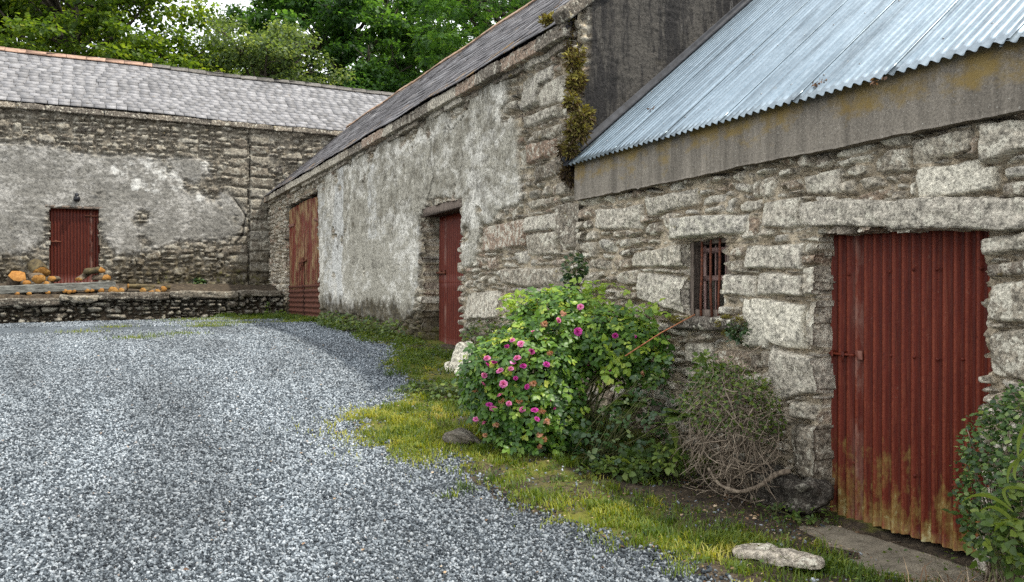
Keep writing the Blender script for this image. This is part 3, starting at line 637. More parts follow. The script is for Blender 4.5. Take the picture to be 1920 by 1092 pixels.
mb = slates('roof', barn, M_slate_old, 7.6, 24.9, (BX, BZ + .02), SB, LB, .28, .19, 'x', 5, .009, sagB, lich=lambda y, s: (.25 + .75 * (s < .5) + .8 * (s > 2.7) + .6 * (y < 9.5)) * random.random())
mb.box(np.array(((BX + RGX) / 2 + .04, 16.2, (BZ + RGZ) / 2 - .04)), (LB / 2, 8.65, .02), np.array([[cos(SB), 0, -sin(SB)], [0, 1, 0], [sin(SB), 0, cos(SB)]]), 0, 0, (0, 0, 0, 1))
mb.box(np.array((RGX + (RGX - BX) / 2, 16.2, (BZ + RGZ) / 2)), (LB / 2, 8.65, .02), np.array([[cos(SB), 0, sin(SB)], [0, 1, 0], [-sin(SB), 0, cos(SB)]]), 0, 0, (.4, 0, 0, 1))
mb.build('roof', M_slate_old, barn)
mb = MB(); y = 7.6
while y < 24.8:
    L = .42 + random.random() * .06
    for s_ in (-1, 1):
        mb.box((RGX + s_ * .075, y + L / 2, RGZ + .01 + sagB(y, 3.4)), (.11, L / 2 - .004, .012), np.array([[cos(SB), 0, s_ * -sin(SB) * -1 if s_ > 0 else -sin(SB)], [0, 1, 0], [-sin(SB) if s_ > 0 else sin(SB), 0, cos(SB)]]), .003, .002, (random.random(), 0, 0, 1))
    y += L
mb.build('ridge_tiles', M_ridge_dark, barn)
mb = MB(); y = 7.55
while y < 24.5:
    L = .5 + random.random() * .9
    rock(mb, (XW - .045 + random.uniform(-.012, .012), y + L / 2, BZ - .05), (L / 2 + .004, .13, .075), axes((0, 1, 0)), 22, 26, .025, int(y * 7), (1, 0, random.choice((.1, .3, .5, .66)), 0), .012); y += L
y = 7.6
while y < 24.4:
    L = .2 + random.random() * .5
    if random.random() < .75: rock(mb, (XW + .02 + random.uniform(-.03, .02), y + L / 2, BZ - .15 + random.uniform(-.012, .012)), (L / 2 + .02, .10, .04), axes((0, 1, 0)), 14, 16, .05, int(y * 5), (1, 0, random.choice((.1, .2, .4, .8)), 0), .014)
    y += L
mb.build('eave_course', M_barn, barn, True)
mb = MB(); R = np.array([[cos(SB), 0, -sin(SB)], [0, 1, 0], [sin(SB), 0, cos(SB)]])
s = -.02
while s < LB + .3:
    L = .55 + random.random() * .3; c = np.array((BX, 7.535, BZ)) + np.array((cos(SB), 0, sin(SB))) * (s + L / 2) + np.array((-sin(SB), 0, cos(SB))) * .055
    rock(mb, c, (L / 2, .12, .075), R, 9, 12, .04, int(s * 9) + 3, (1, 0, .1, 0), .01); s += L
mb.build('coping', M_gable, barn, True)
# middle door and its timber lintel
XM = XW + .21
mb = MB(); mb.box((XW + .13, 11.42, 1.285), (.16, .86, .065), None, .012, .004); mb.build('door_lintel', M_oldwood, barn)
door = bpy.data.objects.new('door', None); COL.objects.link(door); door.parent = barn; door.location = np.array((XM, 12.0, -.74)) - wloc(barn)
mb = MB(); yb = 12.02
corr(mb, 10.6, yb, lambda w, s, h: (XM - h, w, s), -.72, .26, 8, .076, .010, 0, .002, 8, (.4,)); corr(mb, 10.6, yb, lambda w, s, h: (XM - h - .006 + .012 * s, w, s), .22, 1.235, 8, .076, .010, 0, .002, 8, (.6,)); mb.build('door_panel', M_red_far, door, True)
mb = MB(); y0, z0 = onx(819, 512, XM - .03); mb.tube([(XM - .03, y0 + .04, z0), (XM - .03, y0 - .34, z0 - .01)], .014, 8); mb.box((XM - .02, y0 - .12, z0), (.012, .03, .03), None, .004); mb.box((XM - .02, y0 - .3, z0), (.012, .02, .035), None, .004); mb.build('bolt', M_rust, door)
# cart doors
XC = XW + .06
mb = MB(); mb.box((XC + .06, 20.5, 2.50), (.1, 1.95, .135), None, .02, .006); mb.build('door_lintel', M_redbeam, barn)
for k, (ya, yb) in enumerate(((18.74, 20.47), (20.49, 22.24))):
    door = bpy.data.objects.new('door', None); COL.objects.link(door); door.parent = barn; door.location = np.array((XC, ya, -.55)) - wloc(barn)
    mb = MB(); y = ya; nb = 9
    for j in range(nb):
        w = (yb - ya) / nb; top = 2.33 - (.06 * abs(j - (8 if k == 0 else 0)) / 8) - random.random() * .03
        mb.box((XC + random.uniform(-.004, .004), y + w / 2, (top + .2) / 2), (.018, w / 2 - .005, (top - .2) / 2), None, .004, .001, (random.random(), 0, random.random(), 1)); y += w
    mb.build('door_boards', M_redwood, door)
    mb = MB(); corr(mb, -.53, .30, lambda w, s, h: (XC - .03 - h, s, w), ya + .02, yb - .01, 10, .12, .017, 0, .002, 10, (.3,)); mb.build('kick_sheet', M_rustsheet, door, True)
    yh = yb if k else ya; sg = -1 if k else 1
    mb = MB(); mb.box((XC - .028, yh + sg * .33, 1.83 if k else 1.75), (.008, .34, .035), axes((1, 0, 0)) if 0 else np.array([[1, 0, 0], [0, cos(.12 * (1 - k)), -sin(.12 * (1 - k))], [0, sin(.12 * (1 - k)), cos(.12 * (1 - k))]]), .003); mb.build('hinge', M_redbeam, door)
    if k == 0:
        mb = MB(); mb.tube([(XC - .04, yb - .32, .88), (XC - .045, yb + .42, .84)], .022, 8); mb.box((XC - .03, yb + .12, .86), (.02, .08, .1), None, .01); mb.tube([(XC - .06, yb + .1, .84), (XC - .08, yb + .14, .66), (XC - .05, yb + .2, .82)], .018, 8); mb.build('hasp', M_rust, door)
mb = MB(); mb.box((5.6, 16, .7), (.02, 8, 2)); mb.build('dark_backing', M_dark, barn)  # near-black sheet added in place of the barn's unlit inside

# ------------------------------------------------------------------ 3. the far barn
far = thing('slate_barn', (1.5, YE, .35), 'wide grey stone barn with a pale slate roof facing down the yard', 'barn')
YP = YE - .05
def pf(*pts): return [ony(x, y, YP) for x, y in pts]
PLF = pf((-400, 265), (0, 268), (90, 275), (200, 292), (300, 296), (395, 300), (405, 345), (440, 375), (462, 405), (452, 440), (415, 455), (340, 448), (290, 470), (215, 478), (195, 440), (188, 392), (92, 388), (84, 470), (20, 480), (-400, 480))
WHF = pf((215, 300), (330, 292), (395, 305), (402, 345), (380, 372), (300, 372), (230, 350))
DX0, DX1 = ony(93, 450, YE)[0], ony(185, 450, YE)[0]
def white_far(U, V): return .62 * inpoly(U + .35 * fbm(U * 1.2, V * 1.2, 611, 4), V + .3 * fbm(U * 1.2, V * 1.2, 621, 4), WHF) * sstep(-.25, .35, fbm(U * 3, V * 3, 631, 5))
def dark_far(U, V):
    return np.clip(sstep(1.7, .1, V - .35) * .8 * sstep(0.3, 1.2, np.abs(U + .45)) + .3 * sstep(.8, .2, 4.9 - V) + .2 * sstep(3.0, 4.0, V), 0, 1)  # darker towards the foot, the upper wall and the eaves
vj = ony(467, 350, YP)[0]
rubble('wall', far, M_far, lambda U, V, H: (U, YE - H, V), -9, 11, .02, 4.93, .03, 55, (.14, .55), (.06, .2), [(vj + .02, vj + .55 + .2 * (j % 2), .4 + j * .3, .68 + j * .3, {'c': random.choice((.3, .5, .2, .85)), 'dep': .04}) for j in range(15)] + [(vj - .5 - .2 * (j % 2), vj - .02, .4 + j * .27, .65 + j * .27, {'c': random.choice((.3, .5, .2)), 'dep': .04}) for j in range(15)],
       [(DX0, DX1, .02, ony(140, 391, YE)[1])], pla_far if False else (lambda U, V, a, b: inpoly(a, b, PLF) & (fbm(U * 1.7, V * 1.7, 463, 5) > -.42 + .35 * sstep(1.6, .6, V) + .12 * sstep(2.6, 3.2, V))), dark_far, lambda U, V: sstep(1.6, .1, V - .3) * .42 * (U > 1.5), white_far, [([(vj, .2), (vj + .01, 4.6)], .016), (pf((440, 375), (462, 405), (455, 440), (440, 455)), .035)], depth=(.025, .075), reveal=.3, ptk=.03, psoft=9, rough=1.6, hjag=.05)
SF = atan2(.69, 1); FZ = .1987 * YE - .02; RUN = 2.8; LF = RUN / cos(SF); FY = YE - .12
sagF = lambda y, s: .03 * np.sin(y * .35 + 2) + .014 * np.sin(y * 1.3)
mb = slates('roof', far, M_slate, -9.2, 11.2, (FY, FZ), SF, LF, .27, .195, 'y', 9, .02, sagF, .007)
RZF = FZ + .69 * RUN
mb.box(np.array((1, FY + RUN / 2 + .03, (FZ + RZF) / 2 - .05)), (10.1, LF / 2, .02), np.array([[1, 0, 0], [0, cos(SF), -sin(SF)], [0, sin(SF), cos(SF)]]), 0, 0, (0, 0, 0, 1))
mb.box(np.array((1, FY + RUN * 1.5, (FZ + RZF) / 2)), (10.1, LF / 2, .02), np.array([[1, 0, 0], [0, cos(SF), sin(SF)], [0, -sin(SF), cos(SF)]]), 0, 0, (.5, 0, 0, 1))
mb.build('roof', M_slate, far)
for m_, lo, hi in ((M_ridge, -9.2, 1.55), (M_mortar, 1.55, 11.2)):
    mb = MB(); x = lo
    while x < hi:
        L = min(.5, hi - x); zz = RZF + .03 + sagF(x + .2, 2)
        for s_ in (-1, 1): mb.box((x + L / 2, FY + RUN + s_ * .08, zz), (L / 2 - .004, .11, .016), np.array([[1, 0, 0], [0, cos(SF), s_ * sin(SF)], [0, -s_ * sin(SF), cos(SF)]]), .004, .003, (random.random(), 0, 0, 1))
        x += L
    mb.build('ridge_tiles', m_, far)
mb = MB(); x = -9
while x < 11:
    L = .5 + random.random() * .9
    rock(mb, (x + L / 2, YE - .02, FZ - .07), (L / 2, .11, .075), None, 9, 12, .05, int(x * 9) + 400, (1, 0, random.choice((.05, .1, .2)), 0), .01); x += L
mb.build('eave_course', M_barn, far, True)
mb = MB(); mb.box((1, YE + 5.2, 2.5), (10, .2, 2.4)); mb.box((-8.9, YE + 2.7, 2.5), (.15, 2.4, 2.4)); mb.build('rear_wall', M_mortar, far)
YD = YE + .1
door = bpy.data.objects.new('door', None); COL.objects.link(door); door.parent = far; door.location = np.array((DX0, YD, .38)) - wloc(far)
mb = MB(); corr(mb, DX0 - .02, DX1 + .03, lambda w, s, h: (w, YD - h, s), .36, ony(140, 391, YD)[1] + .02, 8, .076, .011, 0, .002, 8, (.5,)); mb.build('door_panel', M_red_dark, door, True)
mb = MB(); mb.tube([(DX0 + .0, YD - .03, 1.43), (DX0 + .26, YD - .03, 1.43)], .016, 6); mb.box((DX0 + .14, YD - .02, 1.43), (.03, .012, .035), None, .004); mb.build('bolt', M_rust, door)
for z_ in (2.12,): mb = MB(); mb.box((DX1 - .16, YD - .022, z_), (.17, .008, .022), None, .003); mb.build('hinge', M_rust, door)
mb = MB(); hx, hz = ony(143, 386, YE); mb.box(((DX0 + DX1) / 2, YE + .06, ony(140, 391, YE)[1] + .03), (.66, .09, .035), None, .01, .004); mb.build('door_lintel', M_oldwood, far)
# lamp over that door
lx, lz = ony(144, 372, YE - .1)
lamp = thing('wall_lamp', (lx, YE - .04, lz - .02), 'small round dark lamp fixed above the plank red door', 'lamp'); lamp['label'] = 'small round bulkhead lamp on the stone above the far red door'
mb = MB(); mb.tube([(lx, YE - .03, lz + .1), (lx, YE - .09, lz + .1), (lx, YE - .12, lz + .05)], [.05, .03, .03], 10); mb.build('bracket', M_lead, lamp, True)
mb = MB(); an = np.linspace(0, pi, 9); mb.tube([(lx, YE - .12, lz + .06 - .16 * (1 - cos(t)) / 2) for t in an], [max(.008, .085 * sin(t) ** .6) for t in an], 14); mb.build('globe', M_dark, lamp, True)

# ------------------------------------------------------------------ 4. low retaining wall with its cap stones
ret = thing('retaining_wall', (-.5, YT, -.6), 'low dark dry stone retaining wall with flat cap stones across the yard end', 'wall')
topz = lambda X: np.interp(X, [-9, -1.8, .45, 4.4], [-.22, -.17, -.03, .07])
rubble('wall', ret, M_low, lambda U, V, H: (U, YT - H * 1.3, V), -9, 4.42, -.95, .2, .028, 61, (.14, .5), (.05, .16), keep=lambda U, V: V < topz(U), depth=(.03, .1), rough=2.2, mort=-.05, moss=lambda U, V: .35 + 0 * U)
x = -8.9
while x < 4.3:
    L = min(.7 + random.random() * 1.5, 4.36 - x)
    if 4.36 - x - L < .4: L = 4.36 - x
    mb = MB(); zz = float(topz(x + L / 2)); rock(mb, (x + L / 2, YT + .14, zz + .045), (L / 2, .26 + .05 * random.random(), .07 + .03 * random.random()), None, 8, 18, .12, int(x * 11) + 200, (1, 0, random.choice((.1, .3, .5)), 0), .03)
    mb.build('cap_stone', M_cap, ret, True); x += L
# ------------------------------------------------------------------ ground
def m_ground():
    m = Mat('yard_ground'); A = m.attr('A'); Vg = A[0]
    v = m.vor(66, out='Color'); x = m.N('ShaderNodeSeparateColor'); m.L(v, x.inputs[0]); dist = m.vor(66); n = m.noise(60, 4, .7); nb = m.noise(.9, 6, .65)
    g = m.ramp(x.outputs[0], [(0, (.016, .021, .026)), (.3, (.055, .069, .081)), (.55, (.125, .15, .17)), (.8, (.235, .275, .3)), (1, (.36, .4, .425))])
    g = m.mix(1, g, m.ramp(m.noise(.8, 5, .6, m.map(scale=(1.4, .35, 1), rot=(0, 0, .12))), [(.34, .62), (.62, 1.15)]), 'MULTIPLY')
    g = m.mix(m.ramp(dist, [(.35, 0), (.75, .8)]), g, (.02, .022, .025))
    d1 = m.noise(9, 8, .7); d2 = m.noise(55, 6, .75)
    s = m.ramp(m.math('ADD', m.math('MULTIPLY', d1, .5), m.math('MULTIPLY', d2, .5)), [(.36, (.01, .008, .006)), (.47, (.04, .03, .02)), (.56, (.09, .068, .043)), (.68, (.2, .16, .105))])
    ms = m.ramp(m.math('ADD', m.noise(2.3, 7, .7, m.map(loc=(7, 2, 0))), m.math('MULTIPLY', A[1], .3)), [(.6, 0), (.74, .85)])
    s = m.mix(ms, s, m.mix(d2, (.05, .062, .008), (.2, .195, .025)))
    c = m.mix(m.ramp(m.math('ADD', Vg, m.math('MULTIPLY', m.math('SUBTRACT', d2, .5), .9)), [(.3, 0), (.5, 1)]), g, s)
    h = m.mix(Vg, dist, d2)
    return m.done(c, .9, m.bump(h, .8, .02), spec=.25)
M_ground = m_ground()
def axis(pts):
    out = []
    for a, b, st in pts: out.append(np.arange(a, b, st))
    return np.unique(np.round(np.concatenate(out + [[pts[-1][1]]]), 4))
gx = axis([(-300, -40, 20), (-40, -12, 2), (-12, -4, .3), (-4, 4.8, .06), (4.8, 14, .8), (14, 40, 4), (40, 320, 20)])
gy = axis([(-80, -10, 10), (-10, 1, 1), (1, 9, .06), (9, 22.7, .09), (22.7, 24.8, .15), (24.8, 40, 2), (40, 400, 30)])
X, Y = np.meshgrid(gx, gy, indexing='ij'); Z = G(X, Y); VM = verge(X, Y) * ((Y < 22.8) & (Y > -9))
ter = (Y > 22.62)
Z = np.where(ter, np.interp(Y, [22.6, 22.75, 24.0, 24.8, 30, 60], [-.02, .04, .3, .36, .5, .8]), Z)
VM = np.maximum(VM, (Y > 22.5) * 1.0); MS_ = 0; near_ = (X > -12) & (X < 4.8) & (Y > 1) & (Y < 24.5)
Z = Z + near_ * (.02 * fbm(X * .7, Y * .7, 701, 3) + .012 * fbm(X * 5, Y * 5, 711, 3) * (1 + 2 * VM) + .03 * VM)
def bare(x, y):                                          # trodden earth before the door, the slab and under the dead canes
    b = np.exp(-(((x - 4.2) / .6) ** 2 + ((y - 3.6) / .9) ** 2) * 1.1); b = np.maximum(b, 1.1 * np.exp(-(((x - 3.95) / .6) ** 2 + ((y - 4.75) / .8) ** 2) * 1.1)); return np.clip(b * (1.15 + .9 * fbm(x * 2.5, y * 2.5, 761, 4)), 0, 1)
def mossmap(x, y): return sstep(.1, .5, fbm(x * .9, y * .9, 721, 3) + .3)
i = np.arange(X.size).reshape(X.shape); q = np.stack([i[:-1, :-1], i[1:, :-1], i[1:, 1:], i[:-1, 1:]], -1).reshape(-1, 4)
gnd = mk('ground', np.stack([X, Y, Z], -1).reshape(-1, 3), [q], M_ground, None, {'A': np.stack([VM, mossmap(X, Y) * (Y < 22.4) - .2 * (Y >= 22.4) - 1.3 * bare(X, Y), 0 * X, 0 * X], -1).reshape(-1, 4)}, True)
tag(gnd, 'grey gravel yard rising towards the barns with a mossy earth strip along the walls', 'ground', kind='structure')
def gz(x, y):
    z = G(x, y); v = verge(x, y)
    return z + .02 * fbm(x * .7, y * .7, 701, 3) + .012 * fbm(x * 5, y * 5, 711, 3) * (1 + 2 * v) + .03 * v
def scatter(n, rng, box, cond=None, tmax=30, tpow=1.0, marg=130):
    """points on the ground the lens (or a lens a step aside) can see"""
    x = rng.uniform(box[0], box[1], n); y = rng.uniform(box[2], box[3], n); z = gz(x, y)
    t = x * FW[0] + y * FW[1]; px = 960 + FPX * (x * RT[0] + y * RT[1]) / np.maximum(t, .1); py = 558 - FPX * z / np.maximum(t, .1)
    ok = (t > 2) & (t < tmax) & (px > -marg) & (px < 1920 + marg) & (py < 1092 + marg) & (x < XW - .02)
    if cond is not None: ok &= cond(x, y)
    return x[ok], y[ok], z[ok], t[ok]

# loose chippings
def m_chip():
    m = Mat('gravel_chips'); A = m.attr('A'); n = m.noise(90, 4, .7)
    c = m.ramp(A[0], [(0, (.014, .019, .024)), (.34, (.05, .063, .074)), (.52, (.12, .14, .156)), (.74, (.23, .26, .28)), (.97, (.385, .415, .435)), (.997, (.42, .45, .465)), (1, (.26, .19, .14))])
    c = m.mix(1, c, m.ramp(n, [(.3, .7), (.7, 1.25)]), 'MULTIPLY'); c = m.mix(1, c, m.ramp(m.noise(.8, 5, .6, m.map(scale=(1.4, .35, 1), rot=(0, 0, .12))), [(.34, .62), (.62, 1.15)]), 'MULTIPLY'); return m.done(c, .82, spec=.35)
rng = np.random.default_rng(3)
unit = np.array([[a, b, d] for a in (-1, 1) for b in (-1, 1) for d in (-1, 1)], float); UQ = np.array([[0, 1, 3, 2], [4, 6, 7, 5], [0, 4, 5, 1], [2, 3, 7, 6], [0, 2, 6, 4], [1, 5, 7, 3]])
def chips(x, y, z, s, rng):
    n = len(x); p = unit[None] * (1 + rng.uniform(-.38, .3, (n, 8, 3))) * (s[:, None] * np.stack([rng.uniform(.7, 1.25, n), rng.uniform(.5, .95, n), rng.uniform(.3, .65, n)], 1))[:, None] * .5
    e = rng.normal(0, 1, (n, 4)); e /= np.linalg.norm(e, axis=1, keepdims=True); w, a, b, c = e.T
    Rm = np.stack([np.stack([1 - 2 * (b * b + c * c), 2 * (a * b - c * w), 2 * (a * c + b * w)], -1), np.stack([2 * (a * b + c * w), 1 - 2 * (a * a + c * c), 2 * (b * c - a * w)], -1), np.stack([2 * (a * c - b * w), 2 * (b * c + a * w), 1 - 2 * (a * a + b * b)], -1)], 1)
    p = np.einsum('nij,nkj->nki', Rm, p) + np.stack([x, y, z + s * .18], 1)[:, None]
    f = UQ[None] + (np.arange(n) * 8)[:, None, None]
    col = np.repeat(np.stack([rng.random(n), rng.random(n), rng.random(n), np.ones(n)], 1), 8, 0)
    return p.reshape(-1, 3), f.reshape(-1, 4), col
x, y, z, t = scatter(1350000, rng, (-5, 4.4, 2.5, 17), lambda x, y: rng.random(len(x)) > verge(x, y) * .985, 17)
keep = rng.random(len(x)) < np.clip(1.25 - (t - 7) * .1, .12, 1); x, y, z, t = x[keep], y[keep], z[keep], t[keep]
x2, y2, z2, t2 = scatter(300000, rng, (-6, 4.4, 14.5, 22.42), lambda x, y: rng.random(len(x)) > verge(x, y) * .99, 25); k2 = (t2 > 17) & (rng.random(len(x2)) < .6)
x, y, z, t = [np.concatenate([a, b[k2]]) for a, b in ((x, x2), (y, y2), (z, z2), (t, t2))]
s = (.0095 + .0145 * rng.random(len(x)) ** 2.2) * (1 + .15 * sstep(8, 15, t) + .5 * sstep(15, 22, t))
P_, F_, C_ = chips(x, y, z, s, rng)
g = mk('gravel', P_, [F_], m_chip(), None, {'A': C_}); tag(g, 'loose blue grey stone chippings over the yard', 'gravel', kind='stuff')

# ------------------------------------------------------------------ leaves and blades
def norm(v): return v / (np.linalg.norm(v, axis=-1, keepdims=True) + 1e-9)
T8 = np.array([(0, 0, 0), (.32, -.46, .06), (.32, 0, 0), (.32, .46, .06), (.7, -.36, .05), (.7, 0, -.02), (.7, .36, .05), (1, 0, -.1)])
F8q = np.array([[2, 5, 4, 1], [3, 6, 5, 2]]); F8t = np.array([[0, 2, 1], [0, 3, 2], [1, 1, 1], [4, 5, 7], [5, 6, 7]])[[0, 1, 3, 4]]
T4 = np.array([(0, 0, 0), (.45, -.42, .1), (1, 0, -.06), (.45, .42, .1)]); F4 = np.array([[0, 2, 1], [0, 3, 2]])
def leaves(mb, P, D, N, L, wid=1., rnd=None, rng=None, full=True, curl=0.):
    P = np.asarray(P); n = len(P); D = norm(D); S = norm(np.cross(N, D)); N = np.cross(D, S); L = np.broadcast_to(L, (n,))
    T = (T8 if full else T4).copy(); T[:, 1] *= wid; T[:, 2] -= curl * T[:, 0] ** 2
    v = P[:, None] + L[:, None, None] * (T[None, :, :1] * D[:, None] + T[None, :, 1:2] * S[:, None] + T[None, :, 2:] * N[:, None])
    k = len(T); off = (np.arange(n) * k)[:, None, None]
    r = np.stack([rnd if rnd is not None else rng.random(n), rng.random(n), rng.random(n), np.ones(n)], 1)
    if full: mb.add(v.reshape(-1, 3), (F8q[None] + off).reshape(-1, 4), (F8t[None] + off).reshape(-1, 3), np.repeat(r, k, 0))
    else: mb.add(v.reshape(-1, 3), None, (F4[None] + off).reshape(-1, 3), np.repeat(r, k, 0))
def blades(mb, P, D, h, w, bend, rng, rnd=None):
    """grass blades: D = lean direction (horizontal)"""
    n = len(P); up = np.array((0, 0, 1.)); S = norm(np.cross(D, up)); h = np.broadcast_to(h, (n,)); w = np.broadcast_to(w, (n,)); bend = np.broadcast_to(bend, (n,))
    m1 = P + (up * h[:, None] * .55 + D * (bend * h * .25)[:, None]); tp = P + (up * (h * np.clip(1 - bend * .25, .2, 1))[:, None] + D * (bend * h * .9)[:, None])
    v = np.stack([P - S * w[:, None] / 2, P + S * w[:, None] / 2, m1 + S * w[:, None] * .4, m1 - S * w[:, None] * .4, tp], 1)
    off = (np.arange(n) * 5)[:, None]
    r = np.stack([rnd if rnd is not None else rng.random(n), rng.random(n), rng.random(n), np.ones(n)], 1)
    mb.add(v.reshape(-1, 3), np.array([[0, 1, 2, 3]]) + off, np.array([[3, 2, 4]]) + off, np.repeat(r, 5, 0))
def m_leaf(name, stops, rough=.5, trans=.35, tcol=1.6, spec=.4, patch=0.):
    m = Mat(name); A = m.attr('A'); f = A[0]
    if patch: f = m.math('ADD', m.math('MULTIPLY', f, 1 - patch), m.math('MULTIPLY', m.ramp(m.noise(1.1 if patch < .6 else .6, 4, .6), [(.3, 0), (.7, 1)]), patch))
    c = m.ramp(f, stops)
    m.done(c, rough, None, spec=spec); tr = m.N('ShaderNodeBsdfTranslucent'); m.L(m.mix(1, c, (tcol * 1.1, tcol, tcol * .45), 'MULTIPLY'), tr.inputs[0])
    mx = m.N('ShaderNodeMixShader'); mx.inputs[0].default_value = trans; m.L(m.b.outputs[0], mx.inputs[1]); m.L(tr.outputs[0], mx.inputs[2]); m.L(mx.outputs[0], m.out.inputs[0]); return m.m
M_rose_leaf = m_leaf('rose_leaf', [(0, (.02, .055, .012)), (.35, (.055, .13, .02)), (.62, (.125, .235, .03)), (.84, (.25, .36, .045)), (1, (.42, .46, .07))], .42, .35)
M_weed = m_leaf('weed_leaf', [(0, (.03, .055, .012)), (.5, (.07, .12, .02)), (1, (.16, .21, .035))], .5, .35)
M_dark_leaf = m_leaf('dark_leaf', [(0, (.012, .03, .01)), (.5, (.028, .065, .018)), (.85, (.06, .11, .03)), (1, (.16, .2, .07))], .38, .22)
M_shrub = m_leaf('shrub_leaf', [(0, (.018, .045, .012)), (.5, (.05, .1, .025)), (.85, (.11, .18, .04)), (1, (.24, .3, .1))], .38, .3)
M_grass = m_leaf('grass_blade', [(0, (.03, .055, .008)), (.3, (.06, .11, .012)), (.52, (.14, .19, .02)), (.75, (.33, .33, .045)), (1, (.46, .37, .15))], .55, .4, patch=.3)
M_moss = m_leaf('moss_tuft', [(0, (.03, .018, .01)), (.35, (.07, .043, .016)), (.6, (.11, .085, .018)), (.85, (.17, .155, .03)), (1, (.27, .24, .05))], .9, .15)
M_dry = m_leaf('dry_leaf', [(0, (.06, .03, .016)), (.4, (.2, .11, .055)), (.8, (.42, .3, .18)), (1, (.6, .48, .34))], .8, .2)
M_twig = m_simple('dry_twig', (.07, .05, .036), (.34, .275, .2), 25)
M_stem = m_simple('green_stem', (.05, .06, .02), (.13, .13, .05), 20)
M_bark = m_simple('bark', (.02, .017, .013), (.09, .075, .055), 9, stretch=(1, 1, .3))

# grass
rng = np.random.default_rng(5)
mb = MB()
x, y, z, t = scatter(330000, rng, (0.5, 4.45, 2.0, 23), lambda x, y: rng.random(len(x)) < verge(x, y) * sstep(-.1, .35, fbm(x * 2.2, y * 2.2, 801, 4) + .5 * fbm(x * 7, y * 7, 803, 3) + .08) * (1 - .92 * bare(x, y)), 24)
an = rng.uniform(0, 2 * pi, len(x)); D = np.stack([np.cos(an), np.sin(an), 0 * an], 1)
hh = (.014 + .06 * rng.random(len(x)) ** 2.6) * (1 + .6 * sstep(.1, .6, fbm(x * 1.7, y * 1.7, 811, 3))) * (1 + .5 * sstep(10, 18, t))
yl = np.clip(.42 + .35 * fbm(x * 1.3, y * 1.3, 821, 3) + .3 * sstep(.5, .0, np.hypot((x - 2.55) / .6, (y - 7.4) / 1.0)) - .25 * sstep(3.0, 3.9, x) + .4 * (rng.random(len(x)) - .5), 0, 1)
blades(mb, np.stack([x, y, z], 1), D, hh, .0065 + .006 * sstep(6, 16, t), rng.uniform(.2, 1.1, len(x)), rng, yl)
cx, cy = ony(420, 597, YT)[0], 0                          # grass sprouting at the foot of the wall and through the far gravel
for (px, py, rx, n_) in ((370, 601, .9, 900), (470, 600, .8, 1600), (420, 607, .8, 700), (150, 624, .5, 200), (255, 636, .45, 260), (330, 628, .5, 240), (215, 615, .4, 120), (390, 612, .5, 300), (560, 604, .5, 900), (950, 760, .25, 200), (845, 938, .07, 40), (1010, 640, 0.2, 200)):
    a, b = gp(px, py); x = rng.normal(a, rx * .5, n_); y = np.minimum(rng.normal(b, rx * .35, n_), YT - .05); z = gz(x, y); an = rng.uniform(0, 2 * pi, n_)
    ok = x < XW - .05; x, y, z, an = x[ok], y[ok], z[ok], an[ok]
    blades(mb, np.stack([x, y, z], 1), np.stack([np.cos(an), np.sin(an), 0 * an], 1), .03 + .07 * rng.random(len(x)) ** 2, .009, rng.uniform(.2, 1, len(x)), rng, np.clip(rng.normal(.45, .15, len(x)), 0, 1))
for (px, py, rx, n_, cy_) in ((740, 812, .62, 4200, .66), (700, 790, .35, 1500, .66), (775, 850, .3, 1500, .6), (800, 672, .5, 2600, .5), (1400, 1030, .25, 2200, .4), (1560, 1075, .25, 2200, .4), (1150, 985, .4, 1800, .5), (1230, 1030, .3, 1000, .6), (920, 880, .4, 1600, .5)):
    a, b = gp(px, py); x = rng.normal(a, rx * .42, n_); y = rng.normal(b, rx * .6, n_); ok = (x < XW - .05) & (fbm(x * 4, y * 4, 855, 3) > -.25); x, y = x[ok], y[ok]; an = rng.uniform(0, 2 * pi, len(x))
    ok = rng.random(len(x)) > .8 * bare(x, y); x, y, an = x[ok], y[ok], an[ok]; blades(mb, np.stack([x, y, gz(x, y)], 1), np.stack([np.cos(an), np.sin(an), 0 * an], 1), .02 + .05 * rng.random(len(x)) ** 2, .0085, rng.uniform(.3, 1.2, len(x)), rng, np.clip(rng.normal(cy_, .12, len(x)), 0, 1))
x, y, z, t = scatter(900, rng, (1.2, 4.4, 2.2, 16), lambda x, y: rng.random(len(x)) < verge(x, y) * (1 - bare(x, y)), 18)
cl = np.repeat(np.arange(len(x)), 42); x = x[cl] + rng.normal(0, .035, len(cl)); y = y[cl] + rng.normal(0, .035, len(cl)); ok = x < XW - .06; cl, x, y = cl[ok], x[ok], y[ok]; an = rng.uniform(0, 2 * pi, len(x))
hc = rng.uniform(.035, .10, 2000)[cl]; blades(mb, np.stack([x, y, gz(x, y)], 1), np.stack([np.cos(an), np.sin(an), 0 * an], 1), hc * rng.uniform(.5, 1.1, len(x)), .007, rng.uniform(.3, 1.3, len(x)), rng, np.clip(np.clip(rng.normal(.42, .2, 2000), 0, 1)[cl] + rng.normal(0, .1, len(x)) + .3 * np.exp(-(((x - 2.55) / .5) ** 2 + ((y - 7.3) / .8) ** 2)), 0, 1))
g = mb.build('grass', M_grass); tag(g, 'short yellow green grass growing along the foot of the walls', 'grass', kind='stuff')
